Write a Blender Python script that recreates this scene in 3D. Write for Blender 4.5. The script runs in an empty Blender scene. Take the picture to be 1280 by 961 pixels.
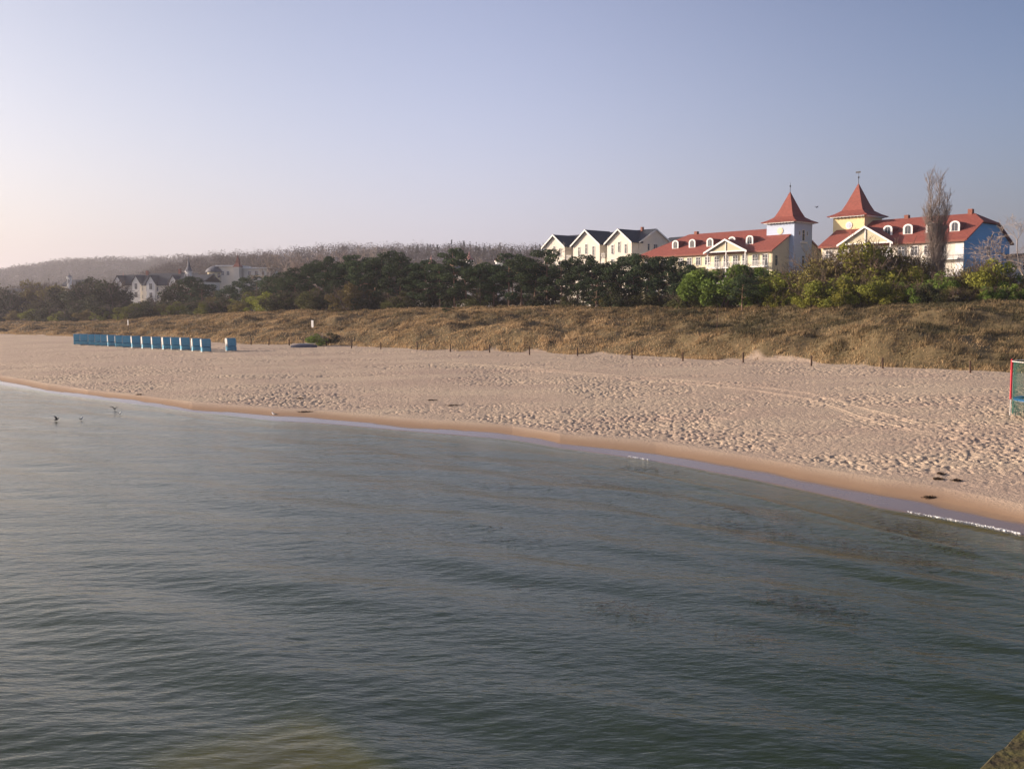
import bpy, math, random
import numpy as np
from mathutils import Vector, Matrix

# ------------------------------------------------------------------ scene, camera, sky, sun
S = bpy.context.scene
COL = S.collection
F = 1250.0            # focal length in photo pixels (1280 wide)
H = 6.5               # eye height above the sea
HOR = 388.0           # horizon row in the photo
TH = math.atan((480.5 - HOR) / F)
cd = bpy.data.cameras.new('camera')
cam = bpy.data.objects.new('camera', cd); COL.objects.link(cam)
cd.sensor_width = 36.0; cd.lens = 36.0 * F / 1280.0
cd.clip_start = 0.1; cd.clip_end = 20000
cam.location = (0, 0, H); cam.rotation_euler = (math.pi / 2 - TH, 0, 0)
S.camera = cam

SUN_EL, SUN_AZ = 15.0, -78.0      # azimuth from +Y, negative to the left
w = bpy.data.worlds.new('World'); S.world = w; w.use_nodes = True
nt = w.node_tree; bg = nt.nodes['Background']
sky = nt.nodes.new('ShaderNodeTexSky'); sky.sky_type = 'NISHITA'; sky.sun_disc = False
sky.sun_elevation = math.radians(SUN_EL); sky.sun_rotation = math.radians(SUN_AZ)
sky.air_density = 1.0; sky.dust_density = 5.0; sky.ozone_density = 3.0; sky.altitude = 0
def _sky():
    # the clear sky, tinted a little lavender, plus the bright spring haze that thickens towards the horizon and the sun
    N, L = nt.nodes, nt.links
    def M(op, a, b=None, c=None):
        n = N.new('ShaderNodeMath'); n.operation = op
        for i, v in enumerate((a, b, c)):
            if v is None: continue
            if isinstance(v, (int, float)): n.inputs[i].default_value = v
            else: L.new(v, n.inputs[i])
        return n.outputs[0]
    tc = N.new('ShaderNodeTexCoord'); sp = N.new('ShaderNodeSeparateXYZ'); L.new(tc.outputs['Generated'], sp.inputs[0])
    x, y, z = sp.outputs
    hl = M('SQRT', M('MAXIMUM', M('ADD', M('MULTIPLY', x, x), M('MULTIPLY', y, y)), 1e-6))
    a = math.radians(SUN_AZ)
    u = M('DIVIDE', M('ADD', M('MULTIPLY', x, math.sin(a)), M('MULTIPLY', y, math.cos(a))), hl)
    mr = N.new('ShaderNodeMapRange'); mr.interpolation_type = 'SMOOTHSTEP'; L.new(u, mr.inputs[0]); mr.inputs[1].default_value = -.42; mr.inputs[2].default_value = .30
    el = M('MAXIMUM', z, 0.0)
    w_ = M('ADD', M('MULTIPLY', mr.outputs[0], M('EXPONENT', M('MULTIPLY', el, -2.6))), M('MULTIPLY', M('EXPONENT', M('MULTIPLY', el, -7.0)), .42))
    tint = N.new('ShaderNodeMix'); tint.data_type = 'RGBA'; tint.blend_type = 'MULTIPLY'; tint.inputs[0].default_value = 1
    L.new(sky.outputs[0], tint.inputs[6]); tint.inputs[7].default_value = SKY_TINT
    ad = N.new('ShaderNodeVectorMath'); ad.operation = 'SCALE'; ad.inputs[0].default_value = SKY_ADD; L.new(w_, ad.inputs[3])
    sm = N.new('ShaderNodeVectorMath'); sm.operation = 'ADD'; L.new(tint.outputs[2], sm.inputs[0]); L.new(ad.outputs[0], sm.inputs[1])
    m4 = N.new('ShaderNodeMapRange'); m4.interpolation_type = 'SMOOTHSTEP'; L.new(el, m4.inputs[0]); m4.inputs[1].default_value = .12; m4.inputs[2].default_value = .62
    dk = M('SUBTRACT', 1.0, M('MULTIPLY', M('MULTIPLY', m4.outputs[0], .50), M('SUBTRACT', 1.0, M('MULTIPLY', mr.outputs[0], .65))))
    s2 = N.new('ShaderNodeVectorMath'); s2.operation = 'SCALE'; L.new(sm.outputs[0], s2.inputs[0]); L.new(dk, s2.inputs[3]); sm = s2
    m3 = N.new('ShaderNodeMapRange'); m3.interpolation_type = 'SMOOTHSTEP'; L.new(u, m3.inputs[0]); m3.inputs[1].default_value = .15; m3.inputs[2].default_value = .75
    wm = N.new('ShaderNodeMix'); wm.data_type = 'RGBA'; wm.blend_type = 'MULTIPLY'; L.new(m3.outputs[0], wm.inputs[0]); L.new(sm.outputs[0], wm.inputs[6]); wm.inputs[7].default_value = (.97, .945, .84, 1)
    L.new(wm.outputs[2], bg.inputs[0])
SKY_TINT = (.88, .845, .97, 1); SKY_ADD = (2.4, 2.2, 2.55)
_sky(); bg.inputs[1].default_value = 0.10
sl = bpy.data.lights.new('sun', 'SUN'); sun = bpy.data.objects.new('sun', sl); COL.objects.link(sun)
sl.energy = 3.6; sl.angle = math.radians(0.8); sl.color = (1.0, 0.83, 0.68)
_a, _e = math.radians(SUN_AZ), math.radians(SUN_EL)
sdir = Vector((math.sin(_a) * math.cos(_e), math.cos(_a) * math.cos(_e), math.sin(_e)))
sun.rotation_euler = sdir.to_track_quat('Z', 'Y').to_euler()
S.view_settings.view_transform = 'Standard'; S.view_settings.look = 'None'
S.view_settings.gamma = 1.0; S.view_settings.use_curve_mapping = False
S.view_settings.exposure = 0.9
S.render.engine = 'CYCLES'
S.cycles.use_denoising = True
S.cycles.max_bounces = 6; S.cycles.diffuse_bounces = 2; S.cycles.glossy_bounces = 3
S.cycles.transparent_max_bounces = 8; S.cycles.volume_bounces = 0
S.cycles.sample_clamp_indirect = 4.0
HAZE = 0.00023

rs = np.random.RandomState(7); random.seed(7)

# ------------------------------------------------------------------ helpers
def tag(o, label=None, cat=None, group=None, kind=None):
    if label: o['label'] = label
    if cat: o['category'] = cat
    if group: o['group'] = group
    if kind: o['kind'] = kind
    return o

def empty(name, loc=(0, 0, 0), rz=0.0, sc=1.0):
    o = bpy.data.objects.new(name, None); COL.objects.link(o)
    o.location = loc; o.rotation_euler = (0, 0, rz); o.scale = (sc, sc, sc) if not hasattr(sc, '__len__') else sc
    o.empty_display_size = 0.3
    return o

def link(name, me, mat, parent=None, smooth=False):
    if mat is not None: me.materials.append(mat)
    if smooth: me.polygons.foreach_set('use_smooth', np.ones(len(me.polygons), dtype=bool))
    o = bpy.data.objects.new(name, me); COL.objects.link(o)
    if parent is not None: o.parent = parent
    return o

def np_mesh(name, V, Fc):
    V = np.asarray(V, dtype=np.float32); Fc = np.asarray(Fc, dtype=np.int32)
    me = bpy.data.meshes.new(name); k = Fc.shape[1]
    me.vertices.add(len(V)); me.vertices.foreach_set('co', V.ravel())
    me.loops.add(Fc.size); me.loops.foreach_set('vertex_index', Fc.ravel())
    me.polygons.add(len(Fc)); me.polygons.foreach_set('loop_start', np.arange(0, Fc.size, k, dtype=np.int32))
    me.update(calc_edges=True)
    return me

class MB:
    """collects solids and builds them as one mesh"""
    def __init__(s): s.v = []; s.f = []
    def add(s, vs, fs):
        n = len(s.v); s.v += [tuple(p) for p in vs]; s.f += [tuple(i + n for i in f) for f in fs]; return s
    def box(s, x0, y0, z0, x1, y1, z1):
        x0, x1 = min(x0, x1), max(x0, x1); y0, y1 = min(y0, y1), max(y0, y1); z0, z1 = min(z0, z1), max(z0, z1)
        return s.add([(x0,y0,z0),(x1,y0,z0),(x1,y1,z0),(x0,y1,z0),(x0,y0,z1),(x1,y0,z1),(x1,y1,z1),(x0,y1,z1)],
                     [(0,3,2,1),(4,5,6,7),(0,1,5,4),(1,2,6,5),(2,3,7,6),(3,0,4,7)])
    def slab(s, pts, ext):
        """planar polygon extruded by vector ext"""
        n = len(pts); e = Vector(ext); P = [Vector(p) for p in pts]
        vs = P + [p + e for p in P]
        nn = Vector((0, 0, 0))
        for i in range(n): nn += P[i].cross(P[(i + 1) % n])
        flip = nn.dot(e) > 0
        fs = [tuple(range(n)) if not flip else tuple(reversed(range(n))),
              tuple(range(2 * n - 1, n - 1, -1)) if not flip else tuple(range(n, 2 * n))]
        for i in range(n):
            j = (i + 1) % n
            fs.append((i, i + n, j + n, j) if not flip else (i, j, j + n, i + n))
        return s.add(vs, fs)
    def tube(s, path, rad, n=6, cap=True):
        P = [Vector(p) for p in path]; rings = []
        for i, p in enumerate(P):
            d = (P[min(i + 1, len(P) - 1)] - P[max(i - 1, 0)]).normalized()
            a = d.cross(Vector((0, 0, 1)));
            if a.length < 1e-3: a = Vector((1, 0, 0))
            a.normalize(); b = d.cross(a)
            r = rad[i] if hasattr(rad, '__len__') else rad
            rings.append([p + a * (r * math.cos(2 * math.pi * k / n)) + b * (r * math.sin(2 * math.pi * k / n)) for k in range(n)])
        vs = [q for R in rings for q in R]; fs = []
        for i in range(len(P) - 1):
            for k in range(n):
                a0 = i * n + k; a1 = i * n + (k + 1) % n
                fs.append((a0, a0 + n, a1 + n, a1))
        if cap:
            fs.append(tuple(range(n))); fs.append(tuple(reversed(range((len(P) - 1) * n, len(P) * n))))
        return s.add(vs, fs)
    def lathe(s, cx, cy, prof, n=16, ang0=0.0):
        """prof: list of (radius,z)"""
        vs = []; fs = []
        for r, z in prof:
            for k in range(n):
                a = ang0 + 2 * math.pi * k / n
                vs.append((cx + r * math.cos(a), cy + r * math.sin(a), z))
        for i in range(len(prof) - 1):
            for k in range(n):
                a0 = i * n + k; a1 = i * n + (k + 1) % n
                fs.append((a0, a1, a1 + n, a0 + n))
        fs.append(tuple(reversed(range(n)))); fs.append(tuple(range((len(prof) - 1) * n, len(prof) * n)))
        return s.add(vs, fs)
    def build(s, name, mat, parent=None, smooth=False):
        me = bpy.data.meshes.new(name); me.from_pydata(s.v, [], s.f); me.update()
        return link(name, me, mat, parent, smooth)

def mat(name, col, rough=0.8, var=0.15, scale=1.5, bump=0.0, bscale=20.0, col2=None, spec=0.3, metal=0.0, stretch=None, objrand=0.0, trans=0.0):
    m = bpy.data.materials.new(name); m.use_nodes = True; t = m.node_tree; N = t.nodes; L = t.links
    p = N['Principled BSDF']; p.inputs['Roughness'].default_value = rough
    p.inputs['Specular IOR Level'].default_value = spec; p.inputs['Metallic'].default_value = metal
    tc = N.new('ShaderNodeTexCoord'); src = tc.outputs['Object']
    if stretch:
        mp = N.new('ShaderNodeMapping'); mp.inputs['Scale'].default_value = stretch; L.new(src, mp.inputs[0]); src = mp.outputs[0]
    nz = N.new('ShaderNodeTexNoise'); nz.inputs['Scale'].default_value = scale; nz.inputs['Detail'].default_value = 6
    nz.inputs['Roughness'].default_value = 0.65
    L.new(src, nz.inputs['Vector'])
    r = N.new('ShaderNodeValToRGB'); L.new(nz.outputs[0], r.inputs[0])
    c = np.array(col); c2 = np.array(col2) if col2 is not None else c * (1 + var)
    c1 = c if col2 is not None else c * (1 - var)
    r.color_ramp.elements[0].position = 0.33; r.color_ramp.elements[1].position = 0.67
    r.color_ramp.elements[0].color = (*c1, 1); r.color_ramp.elements[1].color = (*np.minimum(c2, 1), 1)
    out = r.outputs[0]
    if objrand:
        oi = N.new('ShaderNodeObjectInfo'); hs = N.new('ShaderNodeHueSaturation')
        mr = N.new('ShaderNodeMapRange'); mr.inputs[3].default_value = 1 - objrand; mr.inputs[4].default_value = 1 + objrand
        L.new(oi.outputs['Random'], mr.inputs[0]); L.new(mr.outputs[0], hs.inputs['Value'])
        mr2 = N.new('ShaderNodeMapRange'); mr2.inputs[3].default_value = 0.5 - objrand * .06; mr2.inputs[4].default_value = 0.5 + objrand * .06
        ml = N.new('ShaderNodeMath'); ml.operation = 'FRACT'; mm = N.new('ShaderNodeMath'); mm.operation = 'MULTIPLY'; mm.inputs[1].default_value = 7.31
        L.new(oi.outputs['Random'], mm.inputs[0]); L.new(mm.outputs[0], ml.inputs[0]); L.new(ml.outputs[0], mr2.inputs[0]); L.new(mr2.outputs[0], hs.inputs['Hue'])
        L.new(out, hs.inputs['Color']); out = hs.outputs[0]
    L.new(out, p.inputs['Base Color'])
    if bump:
        b = N.new('ShaderNodeBump'); b.inputs['Strength'].default_value = 1.0; b.inputs['Distance'].default_value = bump
        n2 = N.new('ShaderNodeTexNoise'); n2.inputs['Scale'].default_value = bscale; n2.inputs['Detail'].default_value = 4
        L.new(src, n2.inputs['Vector']); L.new(n2.outputs[0], b.inputs['Height']); L.new(b.outputs[0], p.inputs['Normal'])
    if trans:
        mo = N['Material Output']; mx = N.new('ShaderNodeMixShader'); tr = N.new('ShaderNodeBsdfTranslucent')
        L.new(out, tr.inputs[0]); mx.inputs[0].default_value = trans
        L.new(p.outputs[0], mx.inputs[1]); L.new(tr.outputs[0], mx.inputs[2]); L.new(mx.outputs[0], mo.inputs[0])
    return m

def W(px, py, Y):
    """point on the line of sight of photo pixel (px,py) at world distance Y (used to lay things out at their real distance)"""
    a = (px - 640) / F; b = (480.5 - py) / F
    d = Vector((a, math.cos(TH) + b * math.sin(TH), -math.sin(TH) + b * math.cos(TH)))
    k = Y / d.y
    return Vector((d.x * k, Y, H + d.z * k))
def G(px, py, z):
    """where photo pixel (px,py) meets the level z"""
    a = (px - 640) / F; b = (480.5 - py) / F
    d = Vector((a, math.cos(TH) + b * math.sin(TH), -math.sin(TH) + b * math.cos(TH)))
    k = (z - H) / d.z
    return Vector((d.x * k, d.y * k, z))

ORD = ['first','second','third','fourth','fifth','sixth','seventh','eighth','ninth','tenth','eleventh','twelfth','thirteenth','fourteenth',
       'fifteenth','sixteenth','seventeenth','eighteenth','nineteenth','twentieth','twenty-first','twenty-second','twenty-third','twenty-fourth','twenty-fifth','twenty-sixth','twenty-seventh','twenty-eighth','twenty-ninth','thirtieth']

# lattice noise (gradient-free value noise), vectorised
_tab = rs.rand(256, 256)
def vnoise(x, y):
    xi = np.floor(x).astype(int); yi = np.floor(y).astype(int); fx = x - xi; fy = y - yi
    fx = fx * fx * (3 - 2 * fx); fy = fy * fy * (3 - 2 * fy)
    a = _tab[xi & 255, yi & 255]; b = _tab[(xi + 1) & 255, yi & 255]; c = _tab[xi & 255, (yi + 1) & 255]; d = _tab[(xi + 1) & 255, (yi + 1) & 255]
    return (a * (1 - fx) + b * fx) * (1 - fy) + (c * (1 - fx) + d * fx) * fy
def fbm(x, y, o=4):
    s = 0; a = 1; n = 0
    for i in range(o):
        s = s + a * vnoise(x * 2 ** i + 17.3 * i, y * 2 ** i + 9.1 * i); n += a; a *= .5
    return s / n
def sst(x): x = np.clip(x, 0, 1); return x * x * (3 - 2 * x)

# ------------------------------------------------------------------ the lie of the land
def line(rows, z):
    P = []
    for r in rows:
        p = G(r[0], r[1], r[2] if len(r) > 2 else z); P.append((p.x / p.y, p.y, p.z))
    P = np.array(P); return P
WL = line([(-700,462),(-300,466),(-100,471),(0,481),(60,491),(110,498),(240,515),(340,526),(400,529),(500,538),(640,550),(700,560),(820,577),(900,592),(1000,612),(1100,635),(1180,649),(1280,669),(1500,720),(1900,830)], 0.0)
FL = line([(-700,459),(-300,462),(-100,466),(0,475),(60,486),(110,493),(240,510),(340,518),(400,522),(500,530),(640,543),(700,553),(820,565),(900,579),(1000,597),(1100,615),(1180,628),(1280,650),(1500,692),(1900,790)], 0.12)
DL = line([(-700,452),(-300,456),(-100,460),(0,469),(60,479),(110,487),(240,502),(340,510),(400,513),(500,521),(640,532),(700,542),(820,552),(900,564),(1000,581),(1100,597),(1180,609),(1280,630),(1500,665),(1900,760)], 0.36)
DF = line([(-700,408),(-300,410),(0,417.5),(100,421),(200,425),(300,430),(400,431.5),(520,437),(640,440),(720,443),(800,445),(930,451),(1010,454),(1100,459),(1213,464.5),(1280,466),(1500,470),(1900,480)], 1.8)
DF[:, 1] += 1.0
TLr = [(-700,396,330,3.4),(-300,400,300,3.5),(0,404,262,0),(120,402,240,0),(200,397,225,0),(300,391,205,0),(400,388,185,0),(520,386,170,0),(640,385,156,0),(760,386,146,0),(880,387,136,0),(960,384,126,0),(1100,379,116,0),(1280,378,108,0),(1500,377,104,0),(1900,376,100,0)]
TL = []
for px, py, D, _ in TLr:
    p = W(px, py, D); TL.append((p.x / p.y, p.y, p.z))
TL = np.array(TL)
def lin(T, t, k=1): return np.interp(t, T[:, 0], T[:, k])
def ridge(rows, D, th):
    P = []
    for px, py in rows:
        p = W(px, py, D); P.append((p.x / p.y, p.y, p.z - th))
    return np.array(P)
HB = ridge([(-700,385),(60,380),(120,362),(200,332),(260,319),(330,313),(430,308),(500,306),(560,306),(620,307),(680,308),(800,312),(1000,325),(1300,345),(1900,360)], 700, 11)
HA = ridge([(-700,380),(-300,352),(0,336),(40,330),(80,324),(130,323),(200,323),(300,322),(420,330),(560,345),(1900,380)], 1500, 12)
SBAR = G(452, 927, 0) - Vector((.81, .59, 0)) * 1.5

def ground(x, y, detail=True):
    x = np.asarray(x, float); y = np.asarray(y, float); t = x / np.maximum(y, 1e-3)
    yw, yf, yd, ydf, yt, zt = lin(WL, t), lin(FL, t), lin(DL, t), lin(DF, t), lin(TL, t), lin(TL, t, 2)
    off = yw - y
    z = np.where(off > 0, -2.9 * (1 - np.exp(-np.maximum(off, 0) / 11.0)), 0.0)
    k = (y - yw) / np.maximum(yf - yw, .01); z = np.where(k > 0, 0.12 * np.clip(k, 0, 1), z)
    k = (y - yf) / np.maximum(yd - yf, .01); z = np.where(k > 0, 0.12 + 0.24 * np.clip(k, 0, 1), z)
    k = (y - yd) / np.maximum(ydf - yd, .01); kk = np.clip(k, 0, 1); z = np.where(k > 0, 0.36 + 1.44 * (1 - (1 - kk) ** 1.25), z)
    k = (y - ydf) / np.maximum(yt - ydf, .01); kk = np.clip(k, 0, 1)
    bank = 0.42 * sst(kk / .22) + 0.58 * sst((kk - .12) / .88)
    z = np.where(k > 0, 1.8 + (zt - 1.8) * bank, z)
    dn = (fbm(x / 9.0 + 3, y / 9.0, 3) - .5) * 2.8 + (fbm(x / 3.0, y / 3.2 + 7, 3) - .5) * 1.5
    z = z + np.where(k > 0, dn * sst(kk / .12) * (1 - .75 * sst((kk - .55) / .45)) * .75, 0)
    zp = np.interp(t, [-.6, -.2, 0.1, .35, .6], [4.5, 6.0, 7.0, 7.2, 7.4])
    k = (y - yt) / 50.0; z = np.where(k > 0, zt + (zp - zt) * sst(k), z)
    hb = (lin(HB, t, 2) - zp) * sst((y - 430) / 270.0) * (1 - .35 * sst((y - 720) / 600))
    ha = (lin(HA, t, 2) - zp) * sst((y - 800) / 700.0) * (1 - .6 * sst((y - 1600) / 1500))
    hh = np.maximum(hb, ha); hh = hh * (1 + .10 * (fbm(x / 90, y / 90, 3) - .5)) + (fbm(x / 40, y / 40, 2) - .5) * 6 * sst((y - 450) / 200)
    z = z + np.where(y > 430, np.maximum(hh, 0), 0)
    # sand bar under the water near the pier
    q = (x - SBAR.x) * .59 - (y - SBAR.y) * .81; r = (x - SBAR.x) * .81 + (y - SBAR.y) * .59
    bar = np.exp(-(q / 1.9) ** 4 - (r / 1.6) ** 8)
    z = np.where(off > 0, z * (1 - bar) + (-0.24) * bar, z)
    return z

# vehicle and foot tracks crossing the beach: (polyline of px,row)
TRK = [[(-100,433),(120,440),(300,444),(440,449),(560,455),(700,466),(860,474),(1000,483),(1300,500)],
       [(560,456),(760,470),(900,480),(1010,491),(1080,507),(1150,522),(1210,529),(1300,531)],
       [(560,457),(760,472),(900,483),(1010,496),(1075,514),(1140,528),(1200,534),(1300,537)],
       [(-100,452),(200,452),(400,463),(640,485),(800,498),(1000,505),(1280,523)]]
TRKW = []
for tr in TRK:
    P = []
    for px, py in tr:
        p = G(px, py, 1.2); P.append((p.x / p.y, p.y))
    TRKW.append(np.array(P))

def beach_detail(x, y, t, yd, ydf):
    m = sst((y - yd + .3) / 2.0) * (1 - .5 * sst((y - ydf + 3) / 3))
    xr = x * .9 + y * .43; yr = y * .9 - x * .43
    n1 = vnoise(x / .13, y / .20 + 3.1); n2 = vnoise(xr / .18 + 31, yr / .22); n3 = vnoise(x / 1.2 + 5, y / 1.0)
    patch = 0.30 + .95 * sst((fbm(x / 8., y / 4.5 + 40, 3) - .35) / .3)
    d = -0.065 * np.maximum(n1 - .58, 0) / .42 * patch - 0.07 * np.maximum(n2 - .58, 0) / .42 * patch + .03 * (n3 - .5)
    soft = np.ones_like(x); groove = np.zeros_like(x)
    for i, P in enumerate(TRKW):
        yy = np.interp(t, P[:, 0], P[:, 1]) + .25 * (vnoise(x / 2.0 + i * 9, x * 0 + i) - .5); dd = np.abs(y - yy)
        wd = [.9, .30, .30, .8][i]
        soft = soft * (1 - ([.75, .95, .95, .6][i]) * np.exp(-(dd / wd) ** 2))
        if i in (1, 2): groove = groove - .03 * np.exp(-(dd / .2) ** 2) + .03 * np.exp(-((dd - .38) / .12) ** 2)
    return (d * soft + groove) * m, m * soft

# ------------------------------------------------------------------ ground sheet
def build_ground():
    tt = np.concatenate([np.linspace(-1.7, -.60, 26)[:-1], np.linspace(-.60, .60, 1500), np.linspace(.60, 1.9, 26)[1:]])
    yw, yf, yd, ydf, yt = [lin(T, tt) for T in (WL, FL, DL, DF, TL)]
    rows = []
    for k in np.linspace(0, 1, 110)[:-1]: rows.append(2.0 * (yw / 2.0) ** k)
    for k in np.linspace(0, 1, 8)[:-1]: rows.append(yw + (yf - yw) * k)
    for k in np.linspace(0, 1, 14)[:-1]: rows.append(yf + (yd - yf) * k)
    for k in np.linspace(0, 1, 520)[:-1]: rows.append(yd + (ydf - yd) * (k * .75 + .25 * k * k))
    for k in np.linspace(0, 1, 120)[:-1]: rows.append(ydf + (yt - ydf) * k)
    for k in np.linspace(0, 1, 120): rows.append(yt * (2200.0 / yt) ** (k ** 1.3))
    Y = np.array(rows); T = np.tile(tt, (len(rows), 1)); X = Y * T
    Z = ground(X, Y)
    YD, YDF = np.tile(yd, (len(rows), 1)), np.tile(ydf, (len(rows), 1))
    bd, rough = beach_detail(X, Y, T, YD, YDF)
    inb = (Y > YD) & (Y < YDF + 2)
    Z = Z + np.where(inb, bd, 0)
    n, m = Y.shape
    V = np.stack([X, Y, Z], -1).reshape(-1, 3)
    I = np.arange(n * m).reshape(n, m)
    Fc = np.stack([I[:-1, :-1], I[:-1, 1:], I[1:, 1:], I[1:, :-1]], -1).reshape(-1, 4)
    me = np_mesh('ground', V, Fc)
    YW, YF, YT = [np.tile(a, (n, 1)) for a in (yw, yf, yt)]
    wob = (fbm(X / 5., Y / 5., 3) - .5)
    film = (Y > YW - .6) * (1 - sst((Y - YF + (.22 - wob * .9) * (YF - YW)) / np.maximum(.10 * (YF - YW), .05)))
    damp = 1 - sst((Y - YF - wob * .9) / np.maximum(YD - YF, .05) * .9 - .1)
    edge = DF_edge(X, Y, T, YDF)
    veg = sst(edge / .8 + .5)
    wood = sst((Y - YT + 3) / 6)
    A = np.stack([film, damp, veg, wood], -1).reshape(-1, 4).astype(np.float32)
    at = me.color_attributes.new('surf', 'FLOAT_COLOR', 'POINT'); at.data.foreach_set('color', A.ravel())
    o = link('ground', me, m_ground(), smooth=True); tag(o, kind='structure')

def DF_edge(X, Y, T, YDF):
    """positive where dune grass grows"""
    return Y - YDF - 0.4 + (fbm(X / 3.2 + 11, Y / 6.0, 3) - .5) * 7.0

def m_ground():
    m = bpy.data.materials.new('sand and dune ground'); m.use_nodes = True; t = m.node_tree; N = t.nodes; L = t.links
    p = N['Principled BSDF']; tc = N.new('ShaderNodeTexCoord'); at = N.new('ShaderNodeVertexColor'); at.layer_name = 'surf'
    sp = N.new('ShaderNodeSeparateColor'); L.new(at.outputs[0], sp.inputs[0])
    def noise(s, d=5, r=.6, st=None):
        n = N.new('ShaderNodeTexNoise'); n.inputs['Scale'].default_value = s; n.inputs['Detail'].default_value = d; n.inputs['Roughness'].default_value = r
        if st:
            mp = N.new('ShaderNodeMapping'); mp.inputs['Scale'].default_value = st; L.new(tc.outputs['Object'], mp.inputs[0]); L.new(mp.outputs[0], n.inputs['Vector'])
        else: L.new(tc.outputs['Object'], n.inputs['Vector'])
        return n
    def ramp(src, a, ca, b, cb):
        r = N.new('ShaderNodeValToRGB'); r.color_ramp.elements[0].position = a; r.color_ramp.elements[1].position = b
        r.color_ramp.elements[0].color = (*ca, 1); r.color_ramp.elements[1].color = (*cb, 1); L.new(src, r.inputs[0]); return r.outputs[0]
    def mix(f, a, b, kind='MIX'):
        x = N.new('ShaderNodeMix'); x.data_type = 'RGBA'; x.blend_type = kind
        if isinstance(f, float): x.inputs[0].default_value = f
        else: L.new(f, x.inputs[0])
        for s, v in ((6, a), (7, b)):
            if isinstance(v, tuple): x.inputs[s].default_value = (*v, 1)
            else: L.new(v, x.inputs[s])
        return x.outputs[2]
    dry = mix(noise(1.8, 6, .7).outputs[0], (.47, .365, .265), (.61, .485, .365))
    big = ramp(noise(.09, 4, .6, (1, 2.5, 1)).outputs[0], .35, (.86, .82, .84), .65, (1.0, 1.0, .98))
    dry = mix(1.0, dry, big, 'MULTIPLY')
    speck = ramp(noise(14, 3, .8).outputs[0], .60, (1, 1, 1), .78, (.55, .5, .48))
    dry = mix(1.0, dry, speck, 'MULTIPLY')
    damp = mix(noise(3).outputs[0], (.30, .195, .125), (.36, .24, .155))
    film = mix(noise(1).outputs[0], (.18, .125, .09), (.22, .155, .115))
    vg = mix(noise(.55, 5, .65).outputs[0], (.11, .09, .042), (.24, .17, .09))
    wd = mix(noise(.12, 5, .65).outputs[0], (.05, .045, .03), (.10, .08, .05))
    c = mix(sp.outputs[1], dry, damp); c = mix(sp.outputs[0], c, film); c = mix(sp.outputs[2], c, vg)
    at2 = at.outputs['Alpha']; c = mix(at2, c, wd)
    L.new(c, p.inputs['Base Color'])
    rr = N.new('ShaderNodeMapRange'); L.new(sp.outputs[0], rr.inputs[0]); rr.inputs[3].default_value = .85; rr.inputs[4].default_value = .10
    L.new(rr.outputs[0], p.inputs['Roughness'])
    s2 = N.new('ShaderNodeMapRange'); L.new(sp.outputs[0], s2.inputs[0]); s2.inputs[3].default_value = .15; s2.inputs[4].default_value = .55
    L.new(s2.outputs[0], p.inputs['Specular IOR Level'])
    b = N.new('ShaderNodeBump'); b.inputs['Distance'].default_value = .05
    inv = N.new('ShaderNodeMath'); inv.operation = 'SUBTRACT'; inv.inputs[0].default_value = 1.0; L.new(sp.outputs[1], inv.inputs[1])
    L.new(inv.outputs[0], b.inputs['Strength']); L.new(noise(9, 3, .7).outputs[0], b.inputs['Height']); L.new(b.outputs[0], p.inputs['Normal'])
    return m
build_ground()

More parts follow.
